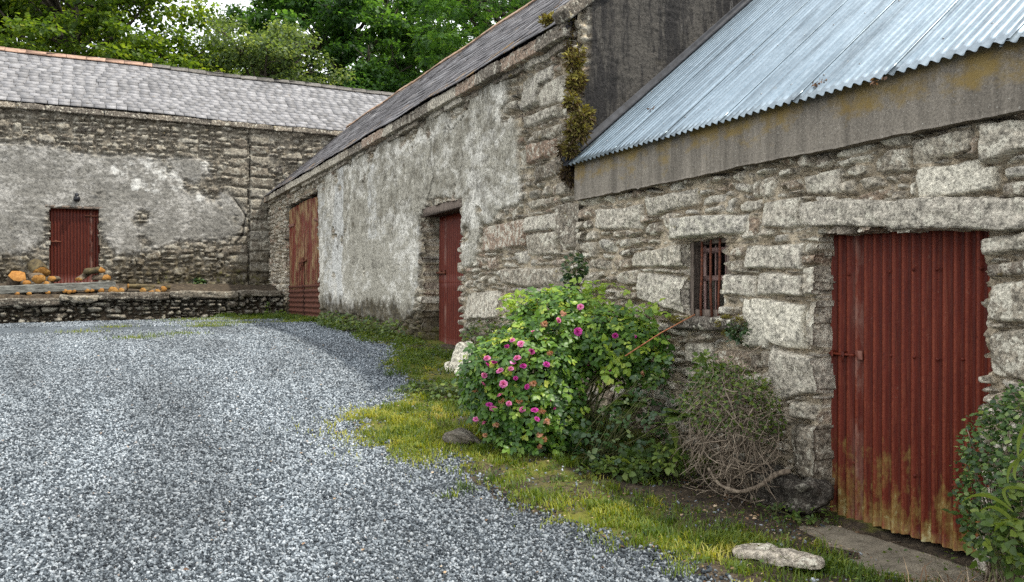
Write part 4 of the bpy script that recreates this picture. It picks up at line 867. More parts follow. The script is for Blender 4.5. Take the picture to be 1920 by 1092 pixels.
# ground cover of small weeds, denser against the walls
mb = MB()
x, y, z, t = scatter(42000, rng, (1.2, 4.45, 2.4, 21), lambda x, y: rng.random(len(x)) < verge(x, y) * (.1 + sstep(.0, .45, fbm(x * 1.6, y * 1.6, 831, 4)) * .75 + .5 * sstep(3.3, 3.9, x) * (y > 5.2)) * (1 - .8 * bare(x, y)), 24)
n = len(x); hgt = .015 + .07 * rng.random(n) ** 2 + .10 * sstep(.25, .7, fbm(x * 1.2, y * 1.2, 841, 3)) * rng.random(n); an = rng.uniform(0, 2 * pi, n)
leaves(mb, np.stack([x, y, z + hgt], 1), np.stack([np.cos(an), np.sin(an), rng.uniform(-.4, .5, n)], 1), np.stack([rng.normal(0, .35, n), rng.normal(0, .35, n), np.ones(n)], 1), .016 + .02 * rng.random(n) + .012 * sstep(8, 15, t), 1., None, rng, False)
g = mb.build('ground_cover', M_weed); tag(g, 'low clover and creeping weeds among the grass', 'weeds', kind='stuff')
# litter
mb = MB()
x, y, z, t = scatter(36000, rng, (0, 4.45, 2.4, 14), lambda x, y: rng.random(len(x)) < .012 + .22 * verge(x, y) + .9 * bare(x, y), 14)
n = len(x); an = rng.uniform(0, 2 * pi, n); sel = rng.random(n) < .55
leaves(mb, np.stack([x, y, z + .014], 1)[sel], np.stack([np.cos(an), np.sin(an), rng.uniform(-.2, .3, n)], 1)[sel], np.stack([rng.normal(0, .3, n), rng.normal(0, .3, n), np.ones(n)], 1)[sel], (.01 + .024 * rng.random(n) ** 1.5)[sel], .8, None, rng, False)
g = mb.build('fallen_leaves', M_dry); tag(g, 'brown fallen leaves and petals scattered on earth and gravel', 'leaf litter', kind='stuff')

# ------------------------------------------------------------------ plants
def lumps_points(lumps, n, rng, lo=.72, hi=1.05, floor=True, rag=.18):
    w = np.array([l[1][0] * l[1][1] + l[1][1] * l[1][2] + l[1][0] * l[1][2] for l in lumps]); ch = rng.choice(len(lumps), n, p=w / w.sum())
    d = norm(rng.normal(0, 1, (n, 3))); C = np.array([l[0] for l in lumps])[ch]; Rr = np.array([l[1] for l in lumps])[ch]
    r = rng.uniform(lo ** 3, hi ** 3, n) ** (1 / 3) + rag * fbm(d[:, 0] * 3 + ch * 7, d[:, 1] * 3 + d[:, 2] * 4, 861, 3)
    P = C + d * Rr * r[:, None]; ok = np.ones(n, bool)
    for k, (c, R) in enumerate(lumps): ok &= (ch == k) | (np.linalg.norm((P - np.array(c)) / np.array(R), axis=1) > .7)
    if floor: ok &= P[:, 2] > gz(P[:, 0], P[:, 1]) + .02
    ok &= P[:, 0] < XW - .06
    return P[ok], norm(d / Rr)[ok]
def compound(mb, P, D, N, L, rng, pairs=2, leaf=.5, rnd=None, full=True):
    """pinnate leaves: paired leaflets and one at the tip"""
    n = len(P); D = norm(D); S = norm(np.cross(N, D)); N = np.cross(D, S); rnd = rnd if rnd is not None else rng.random(n)
    L = np.broadcast_to(L, (n,))
    for k in range(pairs):
        f = .3 + .55 * k / max(1, pairs - 1) if pairs > 1 else .5
        for sg in (-1, 1):
            dd = D * .55 + S * sg * .85 - N * .12 + rng.normal(0, .12, (n, 3))
            leaves(mb, P + D * (L * f)[:, None] - N * (L * .08 * f)[:, None], dd, N + rng.normal(0, .22, (n, 3)), L * leaf * (.85 + .35 * rng.random(n)), .8, np.clip(rnd + rng.normal(0, .07, n), 0, 1), rng, full)
    leaves(mb, P + D * (L * .95)[:, None] - N * (L * .08)[:, None], D - N * .1, N + rng.normal(0, .2, (n, 3)), L * leaf * 1.25, .78, np.clip(rnd + rng.normal(0, .07, n), 0, 1), rng, full)
# the rose
rng = np.random.default_rng(17)
rb = att(1010, 830, 7.15); rose = thing('rose_bush', (rb[0], rb[1], float(gz(rb[0], rb[1]))), 'big rambling rose bush with pink and magenta blooms against the shed wall', 'rose bush')
LUMPS = [(att(985, 715, 7.15), (.42, .44, .46)), (att(925, 715, 7.1), (.24, .26, .34)), (att(1055, 625, 7.4), (.38, .40, .34)), (att(1150, 640, 7.25), (.30, .36, .26)), (att(1005, 790, 7.0), (.36, .34, .3)), (att(1030, 575, 7.6), (.25, .25, .15)), (att(1205, 665, 7.1), (.16, .2, .2))]
P, Nn = lumps_points(LUMPS, 5200, rng, .66, 1.12)
up = norm(Nn * .75 + np.array((-.25, -.25, .8)) + rng.normal(0, .35, Nn.shape)); D = norm(np.cross(up, rng.normal(0, 1, Nn.shape)) + Nn * .35 - np.array((0, 0, .25)))
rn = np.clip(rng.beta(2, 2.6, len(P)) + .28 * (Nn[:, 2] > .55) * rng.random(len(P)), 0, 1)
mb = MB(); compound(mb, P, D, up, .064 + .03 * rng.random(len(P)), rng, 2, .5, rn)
for (px, py, t_) in ((1100, 530, 7.75), (1135, 545, 7.7), (1110, 555, 7.6), (1180, 600, 7.3), (960, 570, 7.4), (975, 580, 7.4), (1225, 580, 7.2), (1210, 620, 7.2), (1140, 690, 6.9), (1150, 670, 6.9)):          # wayward shoots
    q_ = att(px, py, t_) + rng.normal(0, .05, (9, 3)); q_[:, 0] = np.minimum(q_[:, 0], XW - .08)
    compound(mb, q_, rng.normal(0, 1, (9, 3)) + (0, 0, -.2), np.array((-.3, -.3, 1)) + rng.normal(0, .3, (9, 3)), .09, rng, 2, .52, np.full(9, .8))
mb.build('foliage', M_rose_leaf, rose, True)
mb = MB()
for k in range(70):
    b0 = np.array((rb[0] + .25, rb[1] + .05, float(gz(rb[0] + .25, rb[1])))) + np.append(rng.normal(0, .14, 2), 0); e = P[rng.integers(len(P))]; mid = (b0 + e) / 2 + np.array((0, 0, .28)) + rng.normal(0, .07, 3)
    tt = np.linspace(0, 1, 9)[:, None]; pts = (1 - tt) ** 2 * b0 + 2 * tt * (1 - tt) * mid + tt ** 2 * e; pts[:, 0] = np.minimum(pts[:, 0], XW - .08); mb.tube(pts, np.linspace(.008, .003, 9), 5)
mb.build('canes', M_stem, rose, True)
def m_petal(name, a, b): return m_leaf(name, [(0, a), (1, b)], .6, .3, 1.2, .3)
PET = [m_petal('magenta_petal', (.36, .02, .22), (.62, .08, .42)), m_petal('pink_petal', (.5, .07, .3), (.8, .34, .56)), m_petal('faded_petal', (.3, .13, .07), (.66, .4, .27)), m_petal('deep_petal', (.16, .01, .08), (.34, .02, .17))]
def rose_mesh(mat, seed, wither=0):
    r = np.random.default_rng(seed); mb = MB()
    for ring, (n_, rad, tilt, hgt) in enumerate(((6, 1., .5, 0), (6, .82, .85, .08), (5, .6, 1.15, .14), (4, .36, 1.4, .2))):
        for k in range(n_):
            an = 2 * pi * (k + .5 * ring) / n_ + r.normal(0, .12); g = np.linspace(0, 1, 4); w = np.linspace(-1, 1, 5); Gm, Wm = np.meshgrid(g, w, indexing='ij')
            tl = tilt + r.normal(0, .15 + wither * .4); wd = rad * .62 * np.sin(np.clip(Gm * 1.9 + .35, 0, 2.6)) ; rr = rad * Gm
            x_ = rr * cos(tl) * 1.05 + .1 * rad * (1 - Wm ** 2) * sin(tl); z_ = rr * sin(tl) + hgt + .12 * rad * Wm ** 2 * Gm - .28 * rad * Gm ** 3 * (1.2 if ring < 2 else .3); y_ = Wm * wd + r.normal(0, .03 + .05 * wither, Wm.shape)
            v = np.stack([x_ * cos(an) - y_ * sin(an), x_ * sin(an) + y_ * cos(an), z_ * .8], -1).reshape(-1, 3); i = np.arange(20).reshape(4, 5)
            mb.add(v, np.stack([i[:-1, :-1], i[1:, :-1], i[1:, 1:], i[:-1, 1:]], -1).reshape(-1, 4), None, (r.random(), r.random(), 0, 1))
    o = mb.build('rose_flower', mat, None, True); me = o.data; bpy.data.objects.remove(o); return me
RM = [rose_mesh(PET[0], 1), rose_mesh(PET[1], 2), rose_mesh(PET[2], 3, 1), rose_mesh(PET[3], 4)]
RL = ['magenta open rose', 'pale pink rose', 'withered brown rose', 'deep purple half open rose']
ROSES = [(515, 210, 2), (490, 240, 1), (578, 290, 0), (380, 295, 1), (742, 308, 0), (832, 312, 0), (288, 330, 1), (325, 345, 1), (372, 380, 3), (455, 385, 2), (175, 410, 1), (205, 428, 3), (232, 465, 1), (280, 455, 1), (290, 425, 1), (335, 445, 0), (438, 437, 0), (627, 432, 0), (712, 465, 0), (868, 480, 2), (160, 485, 1), (155, 525, 1), (248, 523, 1), (300, 497, 0), (122, 555, 2), (350, 535, 0), (380, 520, 2), (233, 575, 1), (237, 600, 2), (270, 610, 1), (202, 630, 1), (183, 615, 0), (320, 600, 2), (330, 635, 1), (385, 640, 0), (395, 680, 0), (420, 645, 2), (440, 690, 2), (125, 680, 1), (163, 700, 1), (215, 705, 2), (452, 593, 0), (472, 630, 0), (408, 750, 2), (425, 770, 2), (407, 803, 2), (165, 750, 2), (262, 355, 0), (430, 255, 2), (590, 180, 1), (175, 440, 0), (310, 410, 1)]
from mathutils import Vector
for (zx, zy, kd) in ROSES:
    px, py = zx / 2.374 + 840, zy / 2.374 + 500; a = np.array(ray(px, py)); best = 99
    for c, R in LUMPS:
        R = np.array(R) * 1.06; o_ = -np.array(c) / R; d_ = a / R; A_ = d_ @ d_; B_ = 2 * o_ @ d_; C_ = o_ @ o_ - 1; ds = B_ * B_ - 4 * A_ * C_
        if ds > 0: best = min(best, (-B_ - sqrt(ds)) / (2 * A_))
    if best > 50:
        c = min((l[0] for l in LUMPS), key=lambda c: np.linalg.norm(np.cross(c, a / np.linalg.norm(a)))); best = float(c @ a / (a @ a)) - .12
    p = a * (best - .06)
    o = bpy.data.objects.new('rose_flower', RM[kd]); COL.objects.link(o); o.parent = rose; o.location = p - wloc(rose)
    o.rotation_euler = Vector((-.35 + rng.normal(0, .6), -.65 + rng.normal(0, .6), .45 + rng.normal(0, .5) - .9 * (kd == 2))).to_track_quat('Z', 'Y').to_euler(); sz = (.033 if kd != 2 else .029) * rng.uniform(.72, 1.1) * (.6 if (zx, zy) in ((452, 593), (472, 630), (832, 312), (300, 497), (262, 355)) else 1); o.scale = (sz, sz * rng.uniform(.75, 1), sz * rng.uniform(.8, 1.5))
    o['label'] = RL[kd]

def bushy(name, label, cat, lumps, n, mat, L, rng, kind='simple', group=None, base=None, wid=1., stems=30, rag=.18, lo=.6, upw=.7, smat=None, hi=1.05, full=True, floor=True):
    b = base if base is not None else lumps[0][0]; b = np.array((b[0], b[1], float(gz(b[0], b[1])))) if base is None else np.array(base)
    th = thing(name, tuple(b), label, cat, group); P, Nn = lumps_points(lumps, n, rng, lo, hi, floor, rag); up = norm(Nn * (1 - upw) + np.array((-.2, -.25, 1.)) * upw + rng.normal(0, .35, Nn.shape))
    D = norm(np.cross(up, rng.normal(0, 1, Nn.shape)) + Nn * .3); mb = MB()
    if kind == 'compound': compound(mb, P, D, up, L * (.7 + .6 * rng.random(len(P))), rng, 2, .5, None, full)
    elif kind == 'tri': compound(mb, P, D, up, L * (.7 + .6 * rng.random(len(P))), rng, 1, .7, None, full)
    else: leaves(mb, P, D, up, L * (.6 + .7 * rng.random(len(P))), wid, None, rng, full)
    mb.build('foliage', mat, th, True)
    if stems:
        mb = MB()
        for k in range(stems):
            e = P[rng.integers(len(P))]; s0 = b + np.append(rng.normal(0, .06, 2), 0); mid = (s0 + e) / 2 + rng.normal(0, .05, 3) + (0, 0, .05); tt = np.linspace(0, 1, 7)[:, None]
            mb.tube((1 - tt) ** 2 * s0 + 2 * tt * (1 - tt) * mid + tt ** 2 * e, np.linspace(.006, .002, 7), 4)
        mb.build('stems', smat or M_stem, th, True)
    return th
def lump(px, py, t, r): return (att(px, py, t), r)
bushy('undergrowth', 'dark leafy undergrowth between the rose bush and the dead bramble heap', 'undergrowth', [lump(1120, 800, 6.75, (.3, .3, .22)), lump(1200, 790, 6.55, (.25, .3, .28)), lump(1235, 740, 6.6, (.18, .25, .3)), lump(1160, 860, 6.5, (.3, .3, .10)), lump(1090, 850, 6.8, (.25, .25, .08))], 300, M_dark_leaf, .055, rng, 'tri', wid=1.1)
bushy('weed_plant', 'bright green bramble seedlings spreading at the edge of the grass below the undergrowth', 'weed', [lump(1195, 870, 6.35, (.24, .16, .06)), lump(1255, 855, 6.2, (.12, .12, .08)), lump(1130, 885, 6.4, (.16, .12, .05))], 300, M_weed, .06, rng, 'tri', stems=12)
bushy('weed_plant', 'leafy weed clump on the gravel edge before the pale stones', 'weed', [lump(800, 745, 9.0, (.34, .34, .16)), lump(755, 745, 9.2, (.2, .2, .12)), lump(850, 740, 8.7, (.26, .3, .14))], 900, M_weed, .045, rng, 'simple', stems=20)
bushy('weed_plant', 'scrubby green weeds at the foot of the narrow barn door', 'weed', [lump(905, 635, 10.2, (.22, .4, .2)), lump(960, 625, 9.6, (.2, .4, .22)), lump(1000, 600, 9.0, (.12, .3, .2))], 800, M_weed, .04, rng, 'simple', stems=20)
bushy('weed_plant', 'straggling weeds along the black base of the render between the two barn doors', 'weed', [lump(650, 605, 14.6, (.14, .6, .14)), lump(690, 612, 13.8, (.15, .5, .15)), lump(735, 622, 13.0, (.14, .5, .16)), lump(620, 600, 16.2, (.2, .6, .14))], 900, M_weed, .05, rng, 'simple', stems=20)
bushy('weed_plant', 'tall thin weed standing before the dark end of the retaining wall', 'weed', [lump(503, 585, 21.2, (.05, .05, .25)), lump(527, 592, 21, (.14, .1, .12))], 120, M_weed, .08, rng, 'simple', stems=8, full=False)
bushy('weed_plant', 'green weed growing on top of the low retaining wall under the far wall', 'weed', [lump(372, 532, 23.2, (.2, .12, .12))], 140, M_dark_leaf, .1, rng, 'simple', stems=6, full=False, base=att(372, 541, 23.2), floor=False)
bushy('wall_plant', 'small dark green plant sprouting from the joint between barn and shed', 'plant', [lump(1077, 505, 8.2, (.10, .14, .14)), lump(1070, 535, 8.2, (.07, .1, .1))], 260, M_dark_leaf, .045, rng, 'simple', base=att(1080, 545, 8.25), stems=10, floor=False)
bushy('wall_plant', 'little green leaves hanging from the mossy window sill end', 'plant', [lump(1384, 622, 6.35, (.05, .06, .07))], 40, M_dark_leaf, .04, rng, 'tri', base=att(1390, 610, 6.4), stems=3, floor=False)
bushy('wall_plant', 'round green plant clinging to the stones above the bramble heap', 'plant', [lump(1328, 700, 6.35, (.09, .11, .13))], 110, M_weed, .05, rng, 'tri', base=att(1330, 730, 6.4), stems=6, floor=False)
bushy('weed_plant', 'low green seedlings on the earth against the shed wall by the door', 'weed', [lump(1450, 955, 5.85, (.2, .3, .05)), lump(1525, 960, 5.7, (.1, .2, .05))], 110, M_weed, .035, rng, 'tri', stems=5)
# evergreen shrub that hides the hinge side of the red door
SH = [lump(1885, 850, 4.12, (.17, .22, .25)), lump(1905, 960, 3.95, (.20, .25, .26)), lump(1950, 800, 4.1, (.22, .26, .2)), lump(1850, 905, 4.15, (.11, .16, .2)), lump(1990, 900, 3.9, (.3, .3, .4))]
sh = bushy('evergreen_shrub', 'dense dark green shrub in front of the big red shed door', 'shrub', SH, 6500, M_shrub, .026, rng, 'simple', stems=70, smat=M_twig, wid=.95, rag=.22, lo=.55)
bushy('weed_plant', 'light green lobed weeds below the evergreen shrub', 'weed', [lump(1895, 1010, 3.75, (.10, .12, .12)), lump(1830, 985, 4.1, (.06, .1, .08)), lump(1900, 940, 3.75, (.05, .08, .08))], 130, M_weed, .05, rng, 'tri', stems=10)
mb = MB(); 
for (p0, p1, p2) in (((1905, 900), (1890, 875), (1945, 815)), ((1890, 905), (1880, 850), (1990, 840)), ((1900, 960), (1840, 905), (1800, 945)), ((1895, 950), (1850, 890), (1960, 930)), ((1910, 860), (1900, 800), (1960, 770)), ((1915, 1000), (1870, 930), (1835, 960))):
    a, b, c = att(*p0, 3.7), att(*p1, 3.72), att(*p2, 3.68); tt = np.linspace(0, 1, 12)[:, None]; pts = (1 - tt) ** 2 * a + 2 * tt * (1 - tt) * b + tt ** 2 * c
    w = .009 * np.sin(np.linspace(.35, pi, 12)); sd = norm(np.cross(np.gradient(pts, axis=0), np.array((.4, .8, .35)))); v = np.concatenate([pts - sd * w[:, None], pts + (0, 0, -.003), pts + sd * w[:, None]]); i = np.arange(11)
    mb.add(v, np.concatenate([np.stack([i, i + 1, i + 13, i + 12], 1), np.stack([i + 12, i + 13, i + 25, i + 24], 1)]), None, (.8 + .2 * random.random(), 0, 0, 1))
bl = thing('strap_leaf_plant', tuple(att(1905, 1040, 3.75)), 'bright green strap leaves arching out of the evergreen shrub', 'plant'); mb.build('foliage', M_weed, bl, True)
mb = MB(); n = 260; p = att(1850, 1065, 3.95) + rng.normal(0, 1, (n, 3)) * (.13, .16, .0); p[:, 2] = gz(p[:, 0], p[:, 1]); an = rng.uniform(0, 2 * pi, n)
blades(mb, p, np.stack([np.cos(an), np.sin(an), 0 * an], 1), .1 + .14 * rng.random(n), .006, rng.uniform(.6, 1.6, n), rng)
o = mb.build('dry_grass', M_dry); tag(o, 'dead straw coloured grass under the evergreen shrub', 'grass', kind='stuff')

# ferns
def fern(label, base, dirs, L, mat, rng, simple=False):
    th = thing('fern', tuple(base), label, 'fern')
    for d in dirs:
        d = np.array(d, float); tt = np.linspace(0, 1, 16); pts = np.array(base) + np.outer(tt, d) * L + np.outer(tt ** 2, (0, 0, -.45)) * L; T = norm(np.gradient(pts, axis=0)); S = norm(np.cross(T, (0, 0, 1.))); N = np.cross(S, T); mb = MB()
        if simple:
            w = .028 * np.sin(np.linspace(.4, pi, 16)) * (1 + .15 * np.sin(tt * 30)); v = np.concatenate([pts - S * w[:, None] + N * .004, pts, pts + S * w[:, None] + N * .004]); i = np.arange(15)
            mb.add(v, np.concatenate([np.stack([i, i + 1, i + 17, i + 16], 1), np.stack([i + 16, i + 17, i + 33, i + 32], 1)]), None, (.5 + .4 * random.random(), 0, 0, 1))
        else:
            k = 30; f = np.linspace(.12, .98, k); Pp = np.stack([np.interp(f, tt, pts[:, j]) for j in range(3)], 1); Ti = np.stack([np.interp(f, tt, T[:, j]) for j in range(3)], 1); Si = np.stack([np.interp(f, tt, S[:, j]) for j in range(3)], 1); Ni = np.cross(Si, Ti)
            for sg in (-1, 1): leaves(mb, Pp, Si * sg + Ti * .35 - Ni * .1, Ni, L * .26 * np.sin(np.clip(f * 2.6 + .4, 0, 3.0)) + .006, .36, None, rng)
            mb.tube(pts, np.linspace(.004, .0015, 16), 4, (.3, 0, 0, 1))
        mb.build('frond', mat, th, True)
fern('feathery green fern hanging under the rose bush canes', att(1185, 760, 6.9), [(-.75, -.45, .55), (-.3, -.8, .5), (-.9, -.1, .35), (-.5, -.6, .75), (-.7, -.5, .2)], .34, M_weed, rng)
fern('small fern arching beside the dead bramble heap', att(1285, 785, 6.15), [(-.6, .2, .7), (-.8, -.2, .4), (-.5, .5, .5), (-.3, -.7, .6)], .26, M_weed, rng)
fern('hart tongue fern with plain strap fronds beside the bramble heap', att(1262, 800, 6.35), [(-.75, .15, .45), (-.5, -.5, .35), (-.2, .1, .8), (-.7, .5, .1), (-.35, -.6, -.1)], .27, M_weed, rng, True)

# dead bramble heap
rng = np.random.default_rng(29); bc = att(1388, 800, 6.1); hb = thing('dead_bramble_heap', (bc[0], bc[1], float(gz(bc[0], bc[1]))), 'rounded heap of tangled dry bramble canes piled against the shed wall', 'bramble heap')
mb = MB(); Rr = np.array((.3, .36, .44)); c0 = np.array((4.08, bc[1], -1.0))
for k in range(430):
    a = norm(rng.normal(0, 1, 3) + (-.5, -.3, .35)); p = c0 + Rr * a * rng.uniform(.6, 1.12)
    if k % 3: d = norm(np.array((a[0] * .9 - .1, a[1] * .9, -.55)) + rng.normal(0, .55, 3)); ll = rng.uniform(.12, .5); bend = rng.normal(0, .1, 3) * ll
    else: d = norm(np.cross(a, rng.normal(0, 1, 3))); ll = rng.uniform(.25, .6); bend = a * .1
    tt = np.linspace(-.5, .5, 7)[:, None]; pts = p + d * ll * tt - bend * (tt * 2) ** 2 + np.cumsum(rng.normal(0, .006, (7, 3)), 0); pts[:, 2] = np.maximum(pts[:, 2], gz(pts[:, 0], pts[:, 1]) + .01); pts[:, 0] = np.minimum(pts[:, 0], XW - .05)
    mb.tube(pts, np.linspace(.0045, .0015, 7) * rng.uniform(.5, 1.3), 5, (rng.random(), 0, 0, 1))
for k in range(11):
    b_ = np.array((c0[0] + rng.normal(.08, .06), c0[1] + rng.normal(0, .09), 0)); b_[2] = float(gz(b_[0], b_[1])); a = norm(rng.normal(0, 1, 3) + (-.5, -.2, .6)); e = c0 + Rr * a * rng.uniform(.9, 1.2); tt = np.linspace(0, 1, 7)[:, None]; md = (b_ + e) / 2 + (0, 0, .12)
    pts = (1 - tt) ** 2 * b_ + 2 * tt * (1 - tt) * md + tt ** 2 * e; pts[:, 0] = np.minimum(pts[:, 0], XW - .05); mb.tube(pts, np.linspace(.012, .004, 7), 6, (rng.random(), 0, 0, 1))
for k in range(70):
    a = norm(rng.normal(0, 1, 3) + (-.6, -.4, .1)); p = c0 + Rr * a * .9; e = p + norm(a + rng.normal(0, .7, 3) + (0, 0, -.5)) * rng.uniform(.08, .25); e[0] = min(e[0], XW - .05); e[2] = max(e[2], float(gz(e[0], e[1])) + .01); mb.tube([p, (p + e) / 2 + rng.normal(0, .015, 3), e], [.004, .003, .0015], 5)
mb.build('canes', M_twig, hb, True)
mb = MB(); P, Nn = lumps_points([(c0 + (.0, .02, .17), (.31, .38, .34))], 3000, rng, .7, 1.1); ok = P[:, 2] > c0[2] + .04 + .2 * fbm(P[:, 1] * 6, P[:, 0] * 6, 77, 2); P = P[ok]; Nn = Nn[ok]; n = len(P)
leaves(mb, P, rng.normal(0, 1, (n, 3)), norm(Nn + (-.2, -.2, .6)) + rng.normal(0, .4, (n, 3)), .014 + .016 * rng.random(n), 1, None, rng); mb.build('foliage', M_weed, hb, True)
mb = MB(); px_ = [(1328, 878), (1345, 908), (1385, 925), (1425, 912), (1455, 888), (1480, 884)]; pts = []
for (a, b) in px_: pts.append(att(a, b, 5.75 + .12 * abs(a - 1390) / 90))
pts = np.array(pts); tt = np.linspace(0, 5, 26); pts = np.stack([np.interp(tt, range(6), pts[:, k]) for k in range(3)], 1)
for _ in range(3): pts[1:-1] = (pts[:-2] + pts[1:-1] * 2 + pts[2:]) / 4
pts[:, 2] = np.maximum(pts[:, 2], gz(pts[:, 0], pts[:, 1]) + .012); mb.tube(pts, np.linspace(.009, .021, 26) + .002 * np.sin(np.arange(26) * 1.7), 8)
o = mb.build('fallen_branch', M_twig, None, True); tag(o, 'curved mossy branch lying on the ground before the bramble heap', 'branch')
mb = MB(); a = np.array((*[XW - .12], onx(1303, 590, XW - .12)[0], onx(1303, 590, XW - .12)[1])); b = att(1172, 668, 6.75); mid = (a + b) / 2 + (0, 0, .015); mb.tube([a, mid, b], [.005, .0055, .005], 6)
o = mb.build('cane_stick', m_simple('orange_cane', (.3, .1, .04), (.5, .22, .11), 30), None, True); tag(o, 'thin orange cane leaning from the window sill into the rose bush', 'stick')

# moss on the barn corner and on the sill
def moss(label, c, R, n, rng, L=.05, yel=.0, hang=0.):
    c = np.array(c); n = int(n * 2.6); R = np.array(R) * (.95, 1.0, 1.25); n = int(n * .8); th = thing('moss_clump', tuple(c), label, 'moss', None); mb = MB(); d = norm(rng.normal(0, 1, (n, 3))); sub_ = rng.normal(0, .5, (7, 3)) * R; P = c + sub_[rng.integers(0, 7, n)] + d * np.array(R) * .52 * rng.uniform(.15, 1.05, (n, 1)) * (1 + .35 * fbm(d[:, 0] * 3, d[:, 1] * 3 + d[:, 2] * 3, 5, 3))[:, None]
    leaves(mb, P, norm(d + rng.normal(0, .5, (n, 3)) + (0, 0, -hang)), rng.normal(0, 1, (n, 3)), L * (.5 + .8 * rng.random(n)), .45, np.clip(rng.beta(2, 2, n) * .9 + yel + .35 * d[:, 2] * (d[:, 2] > 0), 0, 1), rng, False)
    mb.build('cushion', M_moss, th, True)
rng = np.random.default_rng(41); XQ = XW - .07
def wq(px, py, X=XQ): a, b = onx(px, py, X); return (X, a, b)
moss('olive moss tuft growing on the barn gable edge, highest on the corner', wq(1082, 128, 4.405), (.10, .06, .17), 500, rng, .06, .05, .4)
moss('yellow brown moss hanging in the angle above the metal roof edge', wq(1086, 238, 4.405), (.15, .07, .17), 800, rng, .06, .05, .4)
moss('dark brown moss trailing down the corner below the yellow brown tuft', wq(1068, 292, 4.405), (.07, .07, .16), 500, rng, .05, -.3, .7)
moss('rust brown moss beside the end of the concrete eaves band', wq(1062, 330, 4.405), (.06, .07, .09), 300, rng, .04, -.3, .5)
moss('brown moss under the barn slates at the top of the corner', wq(1068, 70, 4.405), (.07, .06, .16), 350, rng, .05, -.2, .5)
moss('golden moss lying along the edge of the barn gable coping', wq(1035, 38, 4.405), (.16, .08, .07), 350, rng, .05, .2, .1)
moss('bright yellow moss cushion on the bare end of the window sill', wq(1368, 606, XW - .12), (.07, .07, .045), 700, rng, .018, .22)
moss('flat olive moss at the shaded end of the window sill', wq(1272, 600, XW - .12), (.07, .12, .025), 700, rng, .018, .12)

# stones, slab, sticks
M_white = stone_mat('pale_limestone', 1.3, 1.0, 1.0)
def stone(label, p, h, seed, mat=M_white, rnd=1.0, k=4, yaw=0., name='boulder', sink=.25, amp=.14):
    z = float(gz(p[0], p[1])); mb = MB(); R = np.array([[cos(yaw), -sin(yaw), 0], [sin(yaw), cos(yaw), 0], [0, 0, 1]]); rock(mb, (p[0], p[1], z + h[2] * (1 - sink)), h, R, k, 16, amp, seed, (1, 0, rnd, 0), .025)
    o = mb.build(name, mat, None, True, loc=(p[0], p[1], z)); tag(o, label, 'stone')
g1 = gp(873, 708); stone('whitish boulder beside the rose bush, upper of two', (g1[0], g1[1] + .1), (.12, .15, .12), 4, k=5, sink=.1)
g1 = gp(893, 722); stone('white flat stone resting below the taller boulder near the roses', (g1[0], g1[1]), (.16, .13, .07), 7, k=4)
g1 = gp(855, 838); stone('brown grey stone half buried in grass under the rose bush', (g1[0], g1[1]), (.13, .10, .045), 9, M_low, .3, sink=.55)
g1 = gp(1782, 1030); stone('small bright white stone at the corner of the red door', (g1[0], g1[1]), (.05, .06, .06), 12, k=3)
g1 = gp(1862, 1080); stone('yellowish stone among dead grass under the evergreen shrub', (g1[0], g1[1]), (.1, .08, .06), 15, M_barn, .8)
g1 = gp(1392, 1046); g2 = gp(1522, 1084); stone('flat pale stone sunk in the moss before the doorstep', ((g1[0] + g2[0]) / 2, (g1[1] + g2[1]) / 2), (.5 * math.hypot(g2[0] - g1[0], g2[1] - g1[1]) + .03, .085, .022), 18, yaw=atan2(g2[1] - g1[1], g2[0] - g1[0]), name='flat_stone', sink=.95, amp=.2, k=5, mat=M_shed, rnd=.74)
mb = MB(); rock(mb, (3.98, 3.64, -1.565), (.46, .66, .06), None, 7, 30, .05, 21, None, .01); o = mb.build('doorstep_slab', M_slab, None, True); tag(o, 'worn concrete slab on the ground in front of the big red door', 'slab')
mb = MB(); rock(mb, (4.36, 4.62, -1.36), (.16, .42, .12), None, 5, 20, .12, 27, (1, 0, .05, 0), .03); o = mb.build('plinth_stone', M_low, None, True); tag(o, 'black mossy stone at the foot of the shed wall beside the red door', 'stone')
for k, (a, b, lab) in enumerate((((1640, 1040), (1690, 1030), 'short dark twig lying flat on the doorstep slab'), ((1720, 1060), (1765, 1080), 'pale twig on the ground at the outer edge of the doorstep slab'), ((1500, 1012), (1545, 1020), 'dark twig where the slab meets the grass'), ((1735, 1025), (1775, 1022), 'brown twig touching the small white stone'))):
    p, q_ = gp(*a), gp(*b); mb = MB(); up_ = .03; mb.tube([(p[0], p[1], float(gz(*p)) + up_), ((p[0] + q_[0]) / 2 + .01, (p[1] + q_[1]) / 2, float(gz(*p)) + up_ + .008), (q_[0], q_[1], float(gz(*q_)) + up_)], .004, 5); tag(mb.build('twig', M_twig, None, True), lab, 'twig')

def roofpt(px, py, lift=.016):                          # on the slope of the tin roof
    a, b, c = ray(px, py); t = (EZ0 - .84 * EX + lift) / (c - .84 * a); return np.array((a * t, b * t, c * t))
for (px, py, n_, sp, lab) in ((1537, 156, 16, .035, 'clump of dead leaves caught on the metal roof, farther up the sheet'), (1640, 155, 14, .05, 'dead leaves caught at the scalloped edge of the metal roof'), (1222, 206, 7, .022, 'dark scrap of leaf on the metal roof near the black gable')):
    c = roofpt(px, py); mb = MB(); q_ = c + rng.normal(0, sp, (n_, 1)) * np.array((0, 1, 0)) + rng.normal(0, sp * .5, (n_, 1)) * np.array((cs, 0, sn)) + rng.uniform(0, .012, (n_, 1)) * np.array((-sn, 0, cs))
    leaves(mb, q_, rng.normal(0, 1, (n_, 3)), np.array((-sn, 0, cs)) + rng.normal(0, .4, (n_, 3)), (.018 + .018 * rng.random(n_)), .8, rng.random(n_) * .3, rng, True); tag(mb.build('dead_leaves', M_dry, None), lab, 'leaf litter', kind='stuff')
